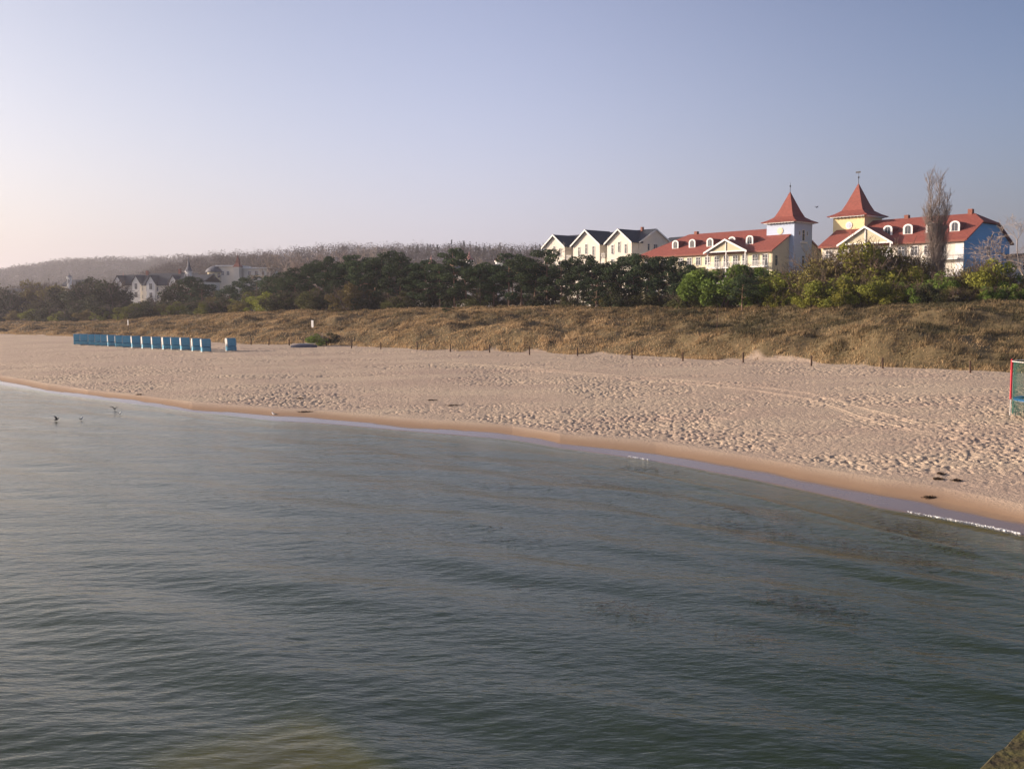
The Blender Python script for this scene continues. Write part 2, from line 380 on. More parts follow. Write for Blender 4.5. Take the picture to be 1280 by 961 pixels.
# ------------------------------------------------------------------ water
def build_water():
    tt = np.concatenate([np.linspace(-2.5, -.56, 60)[:-1], np.linspace(-.56, .56, 900), np.linspace(.56, 2.2, 40)[1:]])
    yw = lin(WL, tt)
    k = np.linspace(0, 1, 620)[:, None]
    Y = 3.0 * (yw[None, :] / 3.0) ** k
    # keep the last 30 cm for the little lip of the wave at the edge
    T = np.tile(tt, (len(Y), 1)); X = Y * T
    Z = np.zeros_like(X); r = np.random.RandomState(3)
    dy = Y * np.log(np.maximum(yw[None, :] / 3.0, 1.01)) / 620
    sh = np.maximum(yw[None, :] - Y, 0)
    # (wavelength, slope, direction of travel in degrees, spread)
    comps = []
    for i in range(10): comps.append((r.uniform(2.4, 5.0), .018, r.normal(54, 11)))
    for i in range(16): comps.append((r.uniform(.9, 2.2), .008, r.normal(65, 26)))
    for i in range(26): comps.append((r.uniform(.28, .6), .0085, r.normal(88, 26)))
    gx = fbm(X / 9., Y / 6., 2)
    for lam, sl_, ang in comps:
        a = math.radians(ang); kx, ky = math.cos(a) * 2 * math.pi / lam, math.sin(a) * 2 * math.pi / lam
        att = np.clip(lam / (dy * 4) - .3, 0, 1)
        g = .55 + .9 * vnoise(X / (lam * 4) + ang, Y / (lam * 3) + lam)
        if lam < 2.3: g = g * (2.0 * sst(.5 + (-X if ang > 80 else X) / 26.0))
        Z += sl_ * lam / (2 * math.pi) * np.sin(kx * X + ky * Y + r.uniform(0, 6.28)) * att * g
    Z *= .35 + .65 * sst(sh / 6.0)
    fall = (1 - np.exp(-sh / .5))
    lip = np.exp(-((sh - .35) / .22) ** 2) * .05 * (.4 + 1.2 * vnoise(X / 2.5, Y / 5.))
    lip2 = np.exp(-((sh - 3.2 - 1.2 * vnoise(X / 6., X * 0)) / .35) ** 2) * .035 * sst((vnoise(X / 5. + 9, X * 0) - .35) / .3)
    Z = Z * fall + lip + lip2
    n, m = Y.shape; V = np.stack([X, Y, Z], -1).reshape(-1, 3); I = np.arange(n * m).reshape(n, m)
    Fc = np.stack([I[:-1, :-1], I[:-1, 1:], I[1:, 1:], I[1:, :-1]], -1).reshape(-1, 4)
    me = np_mesh('water', V, Fc)
    dep = np.maximum(-ground(X, Y), 0)
    op = 1 - np.exp(-dep * 4.0); shal = np.exp(-dep * 1.6) * (1 - np.exp(-sh / 3.0) * .5)
    A = np.stack([op, shal, op, np.ones_like(op)], -1).reshape(-1, 4).astype(np.float32)
    at = me.color_attributes.new('murk', 'FLOAT_COLOR', 'POINT'); at.data.foreach_set('color', A.ravel())
    mt = bpy.data.materials.new('sea water'); mt.use_nodes = True; t = mt.node_tree; N = t.nodes; L = t.links
    N.remove(N['Principled BSDF']); out = N['Material Output']
    tc = N.new('ShaderNodeTexCoord')
    def bumpn(sc, st, dist, prev=None):
        mp = N.new('ShaderNodeMapping'); mp.inputs['Scale'].default_value = st[:3]; mp.inputs['Rotation'].default_value = (0, 0, math.radians(st[3])); L.new(tc.outputs['Object'], mp.inputs[0])
        n = N.new('ShaderNodeTexNoise'); n.inputs['Scale'].default_value = sc; n.inputs['Detail'].default_value = 3; n.inputs['Roughness'].default_value = .55; L.new(mp.outputs[0], n.inputs['Vector'])
        b = N.new('ShaderNodeBump'); b.inputs['Distance'].default_value = dist; L.new(n.outputs[0], b.inputs['Height'])
        if prev: L.new(prev.outputs[0], b.inputs['Normal'])
        return b
    b = bumpn(3.6, (.42, 1.0, 1, 9), .024); b = bumpn(9.0, (.42, 1.0, 1, -10), .014, b)
    fr = N.new('ShaderNodeFresnel'); fr.inputs[0].default_value = 1.52; L.new(b.outputs[0], fr.inputs['Normal'])
    gl = N.new('ShaderNodeBsdfGlossy'); gl.inputs['Roughness'].default_value = .10; gl.inputs['Color'].default_value = (1.0, .97, .89, 1); L.new(b.outputs[0], gl.inputs['Normal'])
    df = N.new('ShaderNodeBsdfDiffuse'); nz = N.new('ShaderNodeTexNoise'); nz.inputs['Scale'].default_value = .12; nz.inputs['Detail'].default_value = 3; L.new(tc.outputs['Object'], nz.inputs['Vector'])
    rp = N.new('ShaderNodeValToRGB'); rp.color_ramp.elements[0].color = (.016, .029, .011, 1); rp.color_ramp.elements[1].color = (.024, .038, .016, 1); L.new(nz.outputs[0], rp.inputs[0]); 
    tr = N.new('ShaderNodeBsdfTransparent'); tr.inputs[0].default_value = (.78, .74, .34, 1)
    vc = N.new('ShaderNodeVertexColor'); vc.layer_name = 'murk'
    m1 = N.new('ShaderNodeMixShader'); sv = N.new('ShaderNodeSeparateColor'); L.new(vc.outputs[0], sv.inputs[0]); L.new(sv.outputs[0], m1.inputs[0])
    cm = N.new('ShaderNodeMix'); cm.data_type = 'RGBA'; L.new(sv.outputs[1], cm.inputs[0]); L.new(rp.outputs[0], cm.inputs[6]); cm.inputs[7].default_value = (.150, .140, .018, 1); L.new(cm.outputs[2], df.inputs[0]); L.new(tr.outputs[0], m1.inputs[1]); L.new(df.outputs[0], m1.inputs[2])
    m2 = N.new('ShaderNodeMixShader'); ge = N.new('ShaderNodeNewGeometry'); iv = N.new('ShaderNodeMath'); iv.operation = 'SUBTRACT'; iv.inputs[0].default_value = 1.0; L.new(ge.outputs['Backfacing'], iv.inputs[1])
    fm = N.new('ShaderNodeMath'); fm.operation = 'MULTIPLY'; L.new(fr.outputs[0], fm.inputs[0]); L.new(iv.outputs[0], fm.inputs[1]); L.new(fm.outputs[0], m2.inputs[0]); L.new(m1.outputs[0], m2.inputs[1]); L.new(gl.outputs[0], m2.inputs[2])
    L.new(m2.outputs[0], out.inputs[0])
    o = link('water', me, mt, smooth=True); tag(o, kind='structure')
build_water()

# ------------------------------------------------------------------ foliage building blocks
def cards(C, size, asp=.5, up=None, r=None):
    """one small quad per centre, random orientation; returns verts, faces"""
    r = r or rs; n = len(C)
    a = r.normal(size=(n, 3)); a /= np.linalg.norm(a, axis=1)[:, None]
    if up is not None: a = a * (1 - up) + np.array([0, 0, 1.0]) * up; a /= np.linalg.norm(a, axis=1)[:, None]
    b = np.cross(a, r.normal(size=(n, 3))); b /= np.linalg.norm(b, axis=1)[:, None]
    s = (size * r.uniform(.6, 1.4, n))[:, None] * .5
    a = a * s; b = b * s * asp
    V = np.stack([C - a, C + b, C + a, C - b], 1).reshape(-1, 3)
    return V, np.arange(4 * n).reshape(-1, 4)

def blobs(r, centers, radii, n_each, flat=1.0):
    out = []
    for c, R, n in zip(centers, radii, n_each):
        d = r.normal(size=(n, 3)); d /= np.linalg.norm(d, axis=1)[:, None]
        q = d * (r.uniform(.35, 1.0, n) ** .6)[:, None] * R
        q[:, 2] *= flat; out.append(q + c)
    return np.concatenate(out)

def limb(mb, p0, p1, r0, r1, r, k=4, n=5, wob=.06):
    p0 = np.array(p0, float); p1 = np.array(p1, float); Ls = np.linalg.norm(p1 - p0); P = []
    for i in range(k + 1):
        f = i / k; P.append(p0 * (1 - f) + p1 * f + (r.normal(size=3) * wob * Ls * math.sin(math.pi * f)))
    mb.tube(P, [r0 + (r1 - r0) * i / k for i in range(k + 1)], n)

def twigs(r, p, d, L_, depth, out, spread=.5, up=.15, minr=.010, rad=.05):
    """bare branching, straight segments collected as (p0,p1,r0,r1)"""
    q = p + d * L_
    out.append((p, q, rad, rad * .72))
    if depth == 0: return
    nb = 3 if r.rand() < .55 else 2
    for i in range(nb):
        e = d + r.normal(size=3) * spread; e[2] += up; e /= np.linalg.norm(e)
        twigs(r, q if r.rand() < .6 else p + d * L_ * r.uniform(.5, .95), e, L_ * r.uniform(.62, .9), depth - 1, out, spread, up, minr, max(rad * .62, minr))
def twig_mesh(segs, name):
    n = len(segs); P0 = np.array([s[0] for s in segs]); P1 = np.array([s[1] for s in segs]); R0 = np.array([s[2] for s in segs]); R1 = np.array([s[3] for s in segs])
    d = P1 - P0; d /= np.linalg.norm(d, axis=1)[:, None]; a = np.cross(d, rs.normal(size=(n, 3))); a /= np.linalg.norm(a, axis=1)[:, None]; b = np.cross(d, a)
    V = []
    for P, R in ((P0, R0), (P1, R1)):
        for k in range(3):
            an = 2 * math.pi * k / 3; V.append(P + (a * math.cos(an) + b * math.sin(an)) * R[:, None])
    V = np.stack(V, 1).reshape(-1, 3); base = np.arange(n)[:, None] * 6; Fc = []
    for k in range(3): Fc.append(np.stack([base[:, 0] + k, base[:, 0] + (k + 1) % 3, base[:, 0] + 3 + (k + 1) % 3, base[:, 0] + 3 + k], 1))
    return np_mesh(name, V, np.concatenate(Fc))

M_PINE = mat('pine needles', (.030, .052, .026), .85, col2=(.085, .118, .052), scale=1.1, objrand=.22, trans=.15, spec=.1)
M_PBARK = mat('pine bark', (.15, .095, .068), .9, col2=(.38, .25, .18), scale=2.0, bump=.02, spec=.1)
M_BARK = mat('grey brown bark', (.09, .07, .055), .9, col2=(.20, .16, .125), scale=3.0, spec=.1)
M_TWIG = mat('bare twigs', (.28, .225, .19), .9, col2=(.42, .35, .30), scale=.8, objrand=.2, spec=.1)
M_BTWIG = mat('brown twigs', (.12, .085, .06), .9, col2=(.20, .15, .11), scale=.8, objrand=.2, spec=.1)
M_OLIVE = mat('olive scrub leaves', (.075, .085, .032), .8, col2=(.17, .17, .06), scale=.8, objrand=.3, trans=.15, spec=.1)
M_LGREEN = mat('fresh green leaves', (.11, .17, .03), .7, col2=(.22, .30, .06), scale=.9, objrand=.1, trans=.3, spec=.2)
M_LYEL = mat('budding yellow green leaves', (.15, .16, .028), .75, col2=(.31, .31, .06), scale=.7, objrand=.3, trans=.25, spec=.15)
M_LDARK = mat('dark scrub leaves', (.035, .045, .022), .8, col2=(.085, .09, .04), scale=.8, objrand=.3, trans=.15, spec=.1)
M_LBRN = mat('brown spring buds', (.15, .12, .045), .8, col2=(.27, .22, .08), scale=.8, objrand=.25, trans=.15, spec=.1)

def mesh_of(mb, name):
    me = bpy.data.meshes.new(name); me.from_pydata(mb.v, [], mb.f); me.update(); return me

def pine_variant(seed):
    """10 m tall Scots pine: bare lower trunk, irregular flat plates of needles"""
    r = np.random.RandomState(seed); mb = MB(); lean = r.normal(size=2) * .5
    tp = lambda f: np.array([lean[0] * f * f, lean[1] * f * f, 9.3 * f])
    mb.tube([tp(f) for f in np.linspace(0, 1, 8)], [.20 - .16 * f for f in np.linspace(0, 1, 8)], 7)
    C = []; R = []; n = []
    nl = r.randint(15, 21)
    low = r.uniform(.22, .52)
    for i in range(nl):
        f = low + (1 - low) * (i / (nl - 1)) ** .9; an = i * 2.4 + r.uniform(-.5, .5)
        ln = (1.0 + 2.6 * math.sin(math.pi * min(1, (f - low) / (1 - low) * .8 + .18)) ** .8) * r.uniform(.65, 1.2)
        p0 = tp(f * .93); p1 = p0 + np.array([math.cos(an) * ln, math.sin(an) * ln, r.uniform(.15, .8)])
        limb(mb, p0, p1, .06, .02, r, 3, 4)
        C.append(p1 + [0, 0, .1]); R.append(r.uniform(.75, 1.35)); n.append(int(240 * R[-1] ** 2 / 1.1))
        if r.rand() < .75: C.append(p0 * .45 + p1 * .55 + r.normal(size=3) * .2); R.append(r.uniform(.5, 1.0)); n.append(120)
    C.append(tp(1.0) + [0, 0, .1]); R.append(.8); n.append(170)
    Q = blobs(r, C, R, n, .55); V, Fc = cards(Q, .34, .38, .25, r)
    return mesh_of(mb, 'trunk'), np_mesh('crown', V, Fc)

def bush_variant(seed, leaf=.2, dens=1.0, twigy=0.5, hgt=4.0, wid=2.2):
    r = np.random.RandomState(seed); segs = []
    for i in range(int(5 + 4 * twigy)):
        d = np.array([r.normal() * .5, r.normal() * .5, 1.0]); d /= np.linalg.norm(d)
        twigs(r, np.array([r.normal() * .3, r.normal() * .3, 0]), d, hgt * .30, 4, segs, .42, .12, .012, .06)
    C = []; R = []; n = []
    for i in range(28):
        a = r.uniform(0, 6.28); q = r.uniform(0, 1) ** .6 * wid; z = hgt * (.18 + .62 * r.rand()) * (1 - .45 * (q / wid) ** 2)
        C.append(np.array([q * math.cos(a), q * math.sin(a), z])); R.append(r.uniform(.35, .85) * wid / 2.2); n.append(int(230 * dens * R[-1] ** 2 * r.uniform(.4, 1.5)))
    Q = blobs(r, C, R, n, .9); Q[:, 2] = np.maximum(Q[:, 2], .1); Q[:, :2] -= (Q[:, :2].min(0) + Q[:, :2].max(0)) / 2
    V, Fc = cards(Q, leaf, .6, None, r)
    return twig_mesh(segs, 'trunk'), np_mesh('crown', V, Fc)

def bare_variant(seed, hgt=9.0, spread=.45, up=.12, depth=7, rad=.16, first=.25):
    r = np.random.RandomState(seed); segs = []
    twigs(r, np.array([0, 0, 0.]), np.array([0.02, 0.03, 1.0]), hgt * first, depth, segs, spread, up, .012, rad)
    return twig_mesh(segs, 'branches')

PINES = [pine_variant(100 + i) for i in range(8)]
BUSH = [bush_variant(200 + i, .2, 1.9, .4) for i in range(5)]
BUSHT = [bush_variant(260 + i, .16, 1.0, 1.0, 5.0, 2.3) for i in range(4)]
ROUND = [bush_variant(300 + i, .22, 4.2, .3, 4.6, 2.5) for i in range(2)]
BARE = [bare_variant(400 + i) for i in range(4)]

def place_tree(kind, var, px, D, toprow, h0, mats, wide=1.0, rz=None, zoff=-.15):
    """kind: object name; var: (trunk mesh, crown mesh); stands on the ground at distance D with its top at the photo's row"""
    p = W(px, toprow, D); g = float(ground(p.x, p.y)) + zoff
    if h0 is None or kind != 'x':
        cm = var[-1]; zz = np.empty(len(cm.vertices) * 3, np.float32); cm.vertices.foreach_get('co', zz); h0 = float(np.percentile(zz[2::3], 99.6))
    s = max((p.z - g) / h0, .08)
    e = empty(kind, (p.x, p.y, g), rs.uniform(0, 6.28) if rz is None else rz, (s * wide, s * wide, s))
    for nm, me, m in zip(('trunk', 'crown'), var, mats):
        if me is None: continue
        if not me.materials: me.materials.append(m)
        o = bpy.data.objects.new(nm, me); COL.objects.link(o); o.parent = e
        if me.materials[0] is not m:
            o.material_slots[0].link = 'OBJECT'; o.material_slots[0].material = m
    return e

# --- the pine belt behind the dune
front = [(352,192,348),(368,190,335),(386,188,330),(402,186,321),(420,184,332),(436,182,326),(452,180,319),(468,178,322),(484,176,314),(500,174,322),(517,172,331),
         (533,170,326),(550,168,330),(568,166,311),(583,165,327),(600,163,329),(617,162,332),(636,160,317),(652,159,321),(668,157,329),(684,156,312),(702,154,326),
         (722,153,319),(741,151,325),(758,150,330),(774,149,321),(790,148,318),(808,146,324),(824,145,321),(842,144,322),(858,142,331),(872,141,335)]
def where(px):
    if px < 460: return 'left of the white turret spires'
    if px < 560: return 'by the leftmost white turret spire'
    if px < 675: return 'between turret spires and cream gabled house'
    if px < 760: return 'before the left gables of the cream house'
    if px < 835: return 'before the right gables of the cream house'
    return 'between cream house and bright green tree'
cnt = {}
for i, (px, D, row) in enumerate(front):
    e = place_tree('pine_tree', PINES[(i * 3) % 8], px, D, row, 9.9, (M_PBARK, M_PINE), rs.uniform(.9, 1.15))
    wl = where(px); cnt[wl] = cnt.get(wl, 0) + 1
    tag(e, '%s tall pine from left %s' % (ORD[cnt[wl] - 1], wl), 'tree', 'tall pines of the belt behind the dune')
cnt = {}
for i in range(24):
    px = 348 + i * 22.5 + rs.uniform(-6, 6); D = np.interp(px, [350, 880], [214, 160]) + rs.uniform(-3, 8); row = rs.uniform(328, 342)
    e = place_tree('pine_tree', PINES[(i * 5 + 2) % 8], px, D, row, 9.9, (M_PBARK, M_PINE), 1.1)
    wl = where(px); cnt[wl] = cnt.get(wl, 0) + 1
    tag(e, '%s rear row pine from left %s' % (ORD[cnt[wl] - 1], wl), 'tree', 'pines in the rear row of the belt')
cnt = {}
for i in range(25):
    px = 350 + i * 21.5 + rs.uniform(-6, 6); D = np.interp(px, [350, 880], [186, 139]) + rs.uniform(-2, 4); row = rs.uniform(354, 372)
    e = place_tree('evergreen_bush', BUSH[i % 5], px, D, row, 4.2, (M_BARK, (M_LDARK, M_OLIVE, M_LBRN, M_OLIVE, M_LDARK)[(i * 3) % 5]), rs.uniform(1.0, 1.4))
    wl = where(px); cnt[wl] = cnt.get(wl, 0) + 1
    tag(e, '%s low bush under the pines %s' % (ORD[cnt[wl] - 1], wl), 'bush', 'low bushes under the pines')
for px, D, row, var, wl in [(745, 143, 350, 3, 'small pine with a bare pinkish trunk standing out on the dune edge'), (928, 123, 343, 5, 'dark green pine in front of the bright green tree at the dune edge'),
                     (560, 152, 382, 1, 'knee high young pine out on the dune grass below the tall pines')]:
    e = place_tree('pine_tree', PINES[var], px, D, row, 9.9, (M_PBARK, M_PINE), 1.0 if row < 380 else 1.6); tag(e, wl, 'tree')
# brownish bare trees among and behind the pines
cnt = {}
for i, (px, D, row) in enumerate([(372,215,316),(392,216,314),(418,214,311),(446,213,306),(470,210,311),(508,205,324),(600,196,320),(660,190,326),(858,165,327),(868,162,330),(880,160,334),
                                  (690,190,306),(340,225,318)]):
    e = place_tree('bare_tree', (BARE[i % 4],), px, D, row, 9.5, (M_TWIG,), 1.0)
    wl = 'left of the white turret spires' if px < 480 else where(px); cnt[wl] = cnt.get(wl, 0) + 1
    tag(e, '%s leafless brown tree from left %s' % (ORD[cnt[wl] - 1], wl), 'tree', 'leafless trees behind the pines')

# --- bright green tree and the budding shrubs below the hotels
e = place_tree('broadleaf_tree', ROUND[0], 902, 131, 334, 5.0, (M_BARK, M_LGREEN), 1.2); tag(e, 'round bright green leafy tree at the left end of the shrubs', 'tree')
e = place_tree('broadleaf_tree', ROUND[1], 938, 133, 337, 5.0, (M_BARK, M_LGREEN), .9); tag(e, 'bright green leafy tree just behind the dark pine at the dune edge', 'tree')
shr = [(958,128,345,'g'),(975,126,344,'y'),(994,125,347,'y'),(1010,124,338,'y'),(1024,123,326,'b'),(1040,122,321,'b'),(1056,121,312,'y'),(1072,121,309,'b'),(1086,120,313,'y'),(1101,119,314,'y'),
       (1118,119,322,'b'),(1134,118,326,'t'),(1148,116,340,'y'),(1170,113,345,'g'),(1190,114,340,'b'),(1206,114,348,'d'),(1222,113,336,'b'),(1238,112,330,'y'),(1254,111,334,'y'),(1268,110,350,'g'),(1290,110,345,'y'),
       (970,121,366,'y'),(1020,116,352,'y'),(1044,115,346,'y'),(1066,114,350,'y'),(1092,113,347,'y'),(1112,112,352,'y'),(1136,111,354,'g'),(1160,110,356,'d'),(1186,109,358,'b'),(1210,109,362,'b'),(1236,108,358,'g'),(1262,108,356,'g'),(1284,107,356,'g')]
KD = {'g': ('green leafed', M_LGREEN), 'y': ('yellow green budding', M_LYEL), 'b': ('brownish budding', M_LBRN), 't': ('thin twiggy', M_LBRN), 'd': ('dark green', M_LDARK)}
def where2(px): return 'below the left hotel' if px < 1022 else ('below the right tower' if px < 1100 else ('around the poplar' if px < 1200 else 'right of the blue gable wall'))
cnt = {}
for i, (px, D, row, k) in enumerate(shr):
    low = i > 20; var = (BUSHT if k in 'bt' else BUSH)[i % 4]
    e = place_tree('shrub', var, px, D, row - (4 if not low else 0), 5.4 if k in 'bt' else 4.2, (M_BTWIG if k != 't' else M_TWIG, KD[k][1]), 1.15 if low else 1.0)
    wl = (KD[k][0], 'low' if low else 'tall', where2(px)); cnt[wl] = cnt.get(wl, 0) + 1
    tag(e, '%s %s %s shrub from left %s' % (ORD[cnt[wl] - 1], wl[1], wl[0], wl[2]), 'shrub', 'spring shrubs below the hotels')
for i, (px, D, row, nm) in enumerate([(856,139,366,'left of'),(880,137,368,'under the left edge of'),(905,136,370,'under the middle of'),(950,132,364,'right of')]):
    e = place_tree('shrub', BUSH[i], px, D, row, 4.2, (M_BARK, M_OLIVE), 1.6); tag(e, 'low olive shrub %s the round bright green tree' % nm, 'shrub', 'low shrubs under the bright green trees')
for px, D, row, nm in [(786,146,370,'right'), (706,153,371,'left')]:
    e = place_tree('shrub', BUSH[2], px, D, row, 4.2, (M_BARK, M_OLIVE), 1.5); tag(e, 'low olive shrub under the pines before the %s end of the cream gabled house' % nm, 'shrub')
# poplar with several narrow upright spires
def poplar():
    D = 117.0; g = W(1170, 380, D); gz = float(ground(g.x, g.y)) - .1
    e = empty('poplar_tree', (g.x, g.y, gz)); tag(e, 'tall narrow leafless poplar with three spires in front of the right hotel roof', 'tree')
    r = np.random.RandomState(5); mb = MB(); segs = []
    for px, row, base in [(1160, 221, 1165), (1176.5, 224, 1170), (1187, 248, 1173), (1168, 262, 1169), (1181, 270, 1171), (1156, 268, 1166)]:
        top = W(px, row, D); ln = top.z - gz; b0 = np.array([(base - 1169) * .03, r.normal() * .2, 0]); t0 = np.array([top.x - g.x, r.normal() * .6, ln])
        K = 16; P = [b0 + (t0 - b0) * np.array([f ** 1.5 * .9 + .1 * f, f ** 1.5, f]) for f in np.linspace(0, 1, K)]
        mb.tube(P, [.12 * (1 - f) + .012 for f in np.linspace(0, 1, K)], 5)
        for i in range(210):
            f = r.uniform(.16, .99); j = f * (K - 1); a = int(j); p = P[a] + (P[min(a + 1, K - 1)] - P[a]) * (j - a)
            an = r.uniform(0, 6.28); out = np.array([math.cos(an) * .5, math.sin(an) * .5, 1.0]); out /= np.linalg.norm(out)
            twigs(r, p, out, (1.05 - .45 * f) * r.uniform(.6, 1.3), 2, segs, .20, .22, .008, .016)
    mb.build('trunk', M_BARK, e); link('branches', twig_mesh(segs, 'branches'), M_TWIG, e)
poplar()
e = place_tree('bare_tree', (bare_variant(470, 9, .5, .05, 8, .2, .28),), 1290, 150, 272, 10.5, (M_TWIG,), 1.1); tag(e, 'dark leafless tree at the right edge of the picture', 'tree')
e = place_tree('bare_tree', (BARE[1],), 1204, 116, 318, 9.5, (M_TWIG,), .8); tag(e, 'small leafless tree in front of the corner of the blue gable', 'tree')
e = place_tree('bare_tree', (BARE[2],), 1136, 119, 312, 9.5, (M_TWIG,), .8); tag(e, 'small leafless tree just left of the tall poplar', 'tree')

# --- trees on the left, nearer the far villas
lt = [(-40,300,352,'d'),(6,290,362,'d'),(22,300,368,'d'),(44,300,352,'b'),(62,292,358,'b'),(80,285,362,'d'),(100,280,353,'d'),(120,275,349,'d'),(134,270,352,'d'),(158,275,374,'d'),(172,268,378,'d'),(190,262,373,'d'),
      (208,258,368,'d'),(226,250,352,'d'),(237,246,346,'p'),(252,242,356,'p'),(268,240,364,'b'),(284,236,359,'p'),(303,232,347,'p'),(320,228,344,'p'),(338,222,346,'p'),(352,215,350,'d')]
cnt = {}
for i, (px, D, row, k) in enumerate(lt):
    if k == 'p': e = place_tree('pine_tree', PINES[i % 8], px, D, row, 9.9, (M_PBARK, M_PINE), 1.25)
    else: e = place_tree('broadleaf_tree', BUSH[i % 5], px, D, row, 4.2, (M_BARK, M_LDARK if k == 'd' else M_LBRN), 1.1)
    kd = {'p': 'dark hazy pine', 'd': 'dark green bushy tree', 'b': 'brown budding bushy tree'}[k]
    wl = 'near the left edge' if px < 90 else ('before the slate roofed villas' if px < 232 else 'before the round towered villa'); cnt[(kd, wl)] = cnt.get((kd, wl), 0) + 1
    tag(e, '%s %s from the left %s' % (ORD[cnt[(kd, wl)] - 1], kd, wl), 'tree', 'hazy trees before the far villas')
cnt = {}
for i in range(20):
    px = -20 + i * 18.5 + rs.uniform(-5, 5); D = np.interp(px, [0, 350], [262, 198]) + rs.uniform(-3, 3); row = np.interp(px, [0, 120, 200, 350], [388, 386, 381, 372]) + rs.uniform(-4, 3)
    k = 'ydbyd'[i % 5]
    if abs(px - 330) < 22: k = 'y'; row = 366
    e = place_tree('shrub', BUSH[(i * 2) % 5], px, D, row, 4.2, (M_BARK, KD[k][1]), 1.5)
    wl = (KD[k][0], 'near the left edge' if px < 90 else ('under the slate roofed villas' if px < 232 else 'under the round towered villa')); cnt[wl] = cnt.get(wl, 0) + 1
    tag(e, '%s %s low shrub from left %s' % (ORD[cnt[wl] - 1], wl[0], wl[1]), 'shrub', 'low shrubs along the left dune crest')

# --- woods covering the far hills (one mass) and undergrowth
def woods(name, n, x0, x1, y0, y1, hgt, cr, per, cs, seed, m, label, conif=0.0, m2=None):
    r = np.random.RandomState(seed); t = r.uniform(x0, x1, n); Y = np.sqrt(r.uniform(y0 ** 2, y1 ** 2, n)); X = Y * t
    Z = ground(X, Y)
    hs = hgt * r.uniform(.75, 1.12, n)
    pxx = 640 + F * t; kp = ~((pxx > 138) & (pxx < 350) & (Y < 392)); X, Y, Z, hs = X[kp], Y[kp], Z[kp], hs[kp]; n = len(X)
    C = np.stack([X, Y, Z + hs * .55], -1)
    d = r.normal(size=(n, per, 3)); d /= np.linalg.norm(d, axis=2)[..., None]; d *= (r.uniform(.3, 1, (n, per)) ** .5)[..., None]
    d[..., 0] *= cr * r.uniform(.7, 1.25, n)[:, None]; d[..., 1] *= cr; d[..., 2] *= hs[:, None] * .48
    Q = (C[:, None, :] + d).reshape(-1, 3); V, Fc = cards(Q, cs, .65, .1, r)
    o = link(name, np_mesh(name, V, Fc), m); tag(o, label, 'woodland', None, 'stuff'); return o
M_WOOD = mat('bare spring woodland', (.075, .060, .052), .95, col2=(.155, .125, .10), scale=.028, trans=.1, spec=.0)
M_WOOD2 = mat('budding spring woodland', (.065, .060, .045), .95, col2=(.135, .125, .07), scale=.02, trans=.1, spec=.0)
M_CON = mat('hill conifers', (.03, .042, .025), .95, col2=(.06, .07, .04), scale=.05, spec=.0)
woods('hill_woodland', 4600, -.50, .62, 425, 760, 12, 5.2, 120, .62, 11, M_WOOD, 'brown leafless woodland covering the nearer hill behind the pines')
woods('hill_woodland', 6500, -.75, .2, 800, 1560, 13, 7.5, 50, 1.5, 12, M_WOOD2, 'hazy grey mauve woodland covering the farther hill on the left')
woods('valley_woodland', 1500, -.62, .50, 300, 440, 9, 3.6, 55, .8, 13, M_WOOD2, 'budding woodland filling the low ground behind the villas')
def conifers():
    r = np.random.RandomState(21); n = 150; t = r.uniform(-.12, .40, n); Y = r.uniform(640, 725, n); X = Y * t; Z = ground(X, Y); V = []; Fc = []
    Q = []
    for i in range(n):
        hgt = r.uniform(6, 10.5); k = 60; f = r.rand(k); a = r.uniform(0, 6.28, k); rr = (1 - f) * 2.2 * r.uniform(.4, 1, k)
        Q.append(np.stack([X[i] + rr * np.cos(a), Y[i] + rr * np.sin(a), Z[i] + 3 + f * hgt], -1))
    V, Fc = cards(np.concatenate(Q), 1.1, .6, .1, r)
    o = link('ridge_conifers', np_mesh('ridge_conifers', V, Fc), M_CON); tag(o, 'dark conifers scattered along the ridge of the nearer hill', 'woodland', None, 'stuff')
conifers()

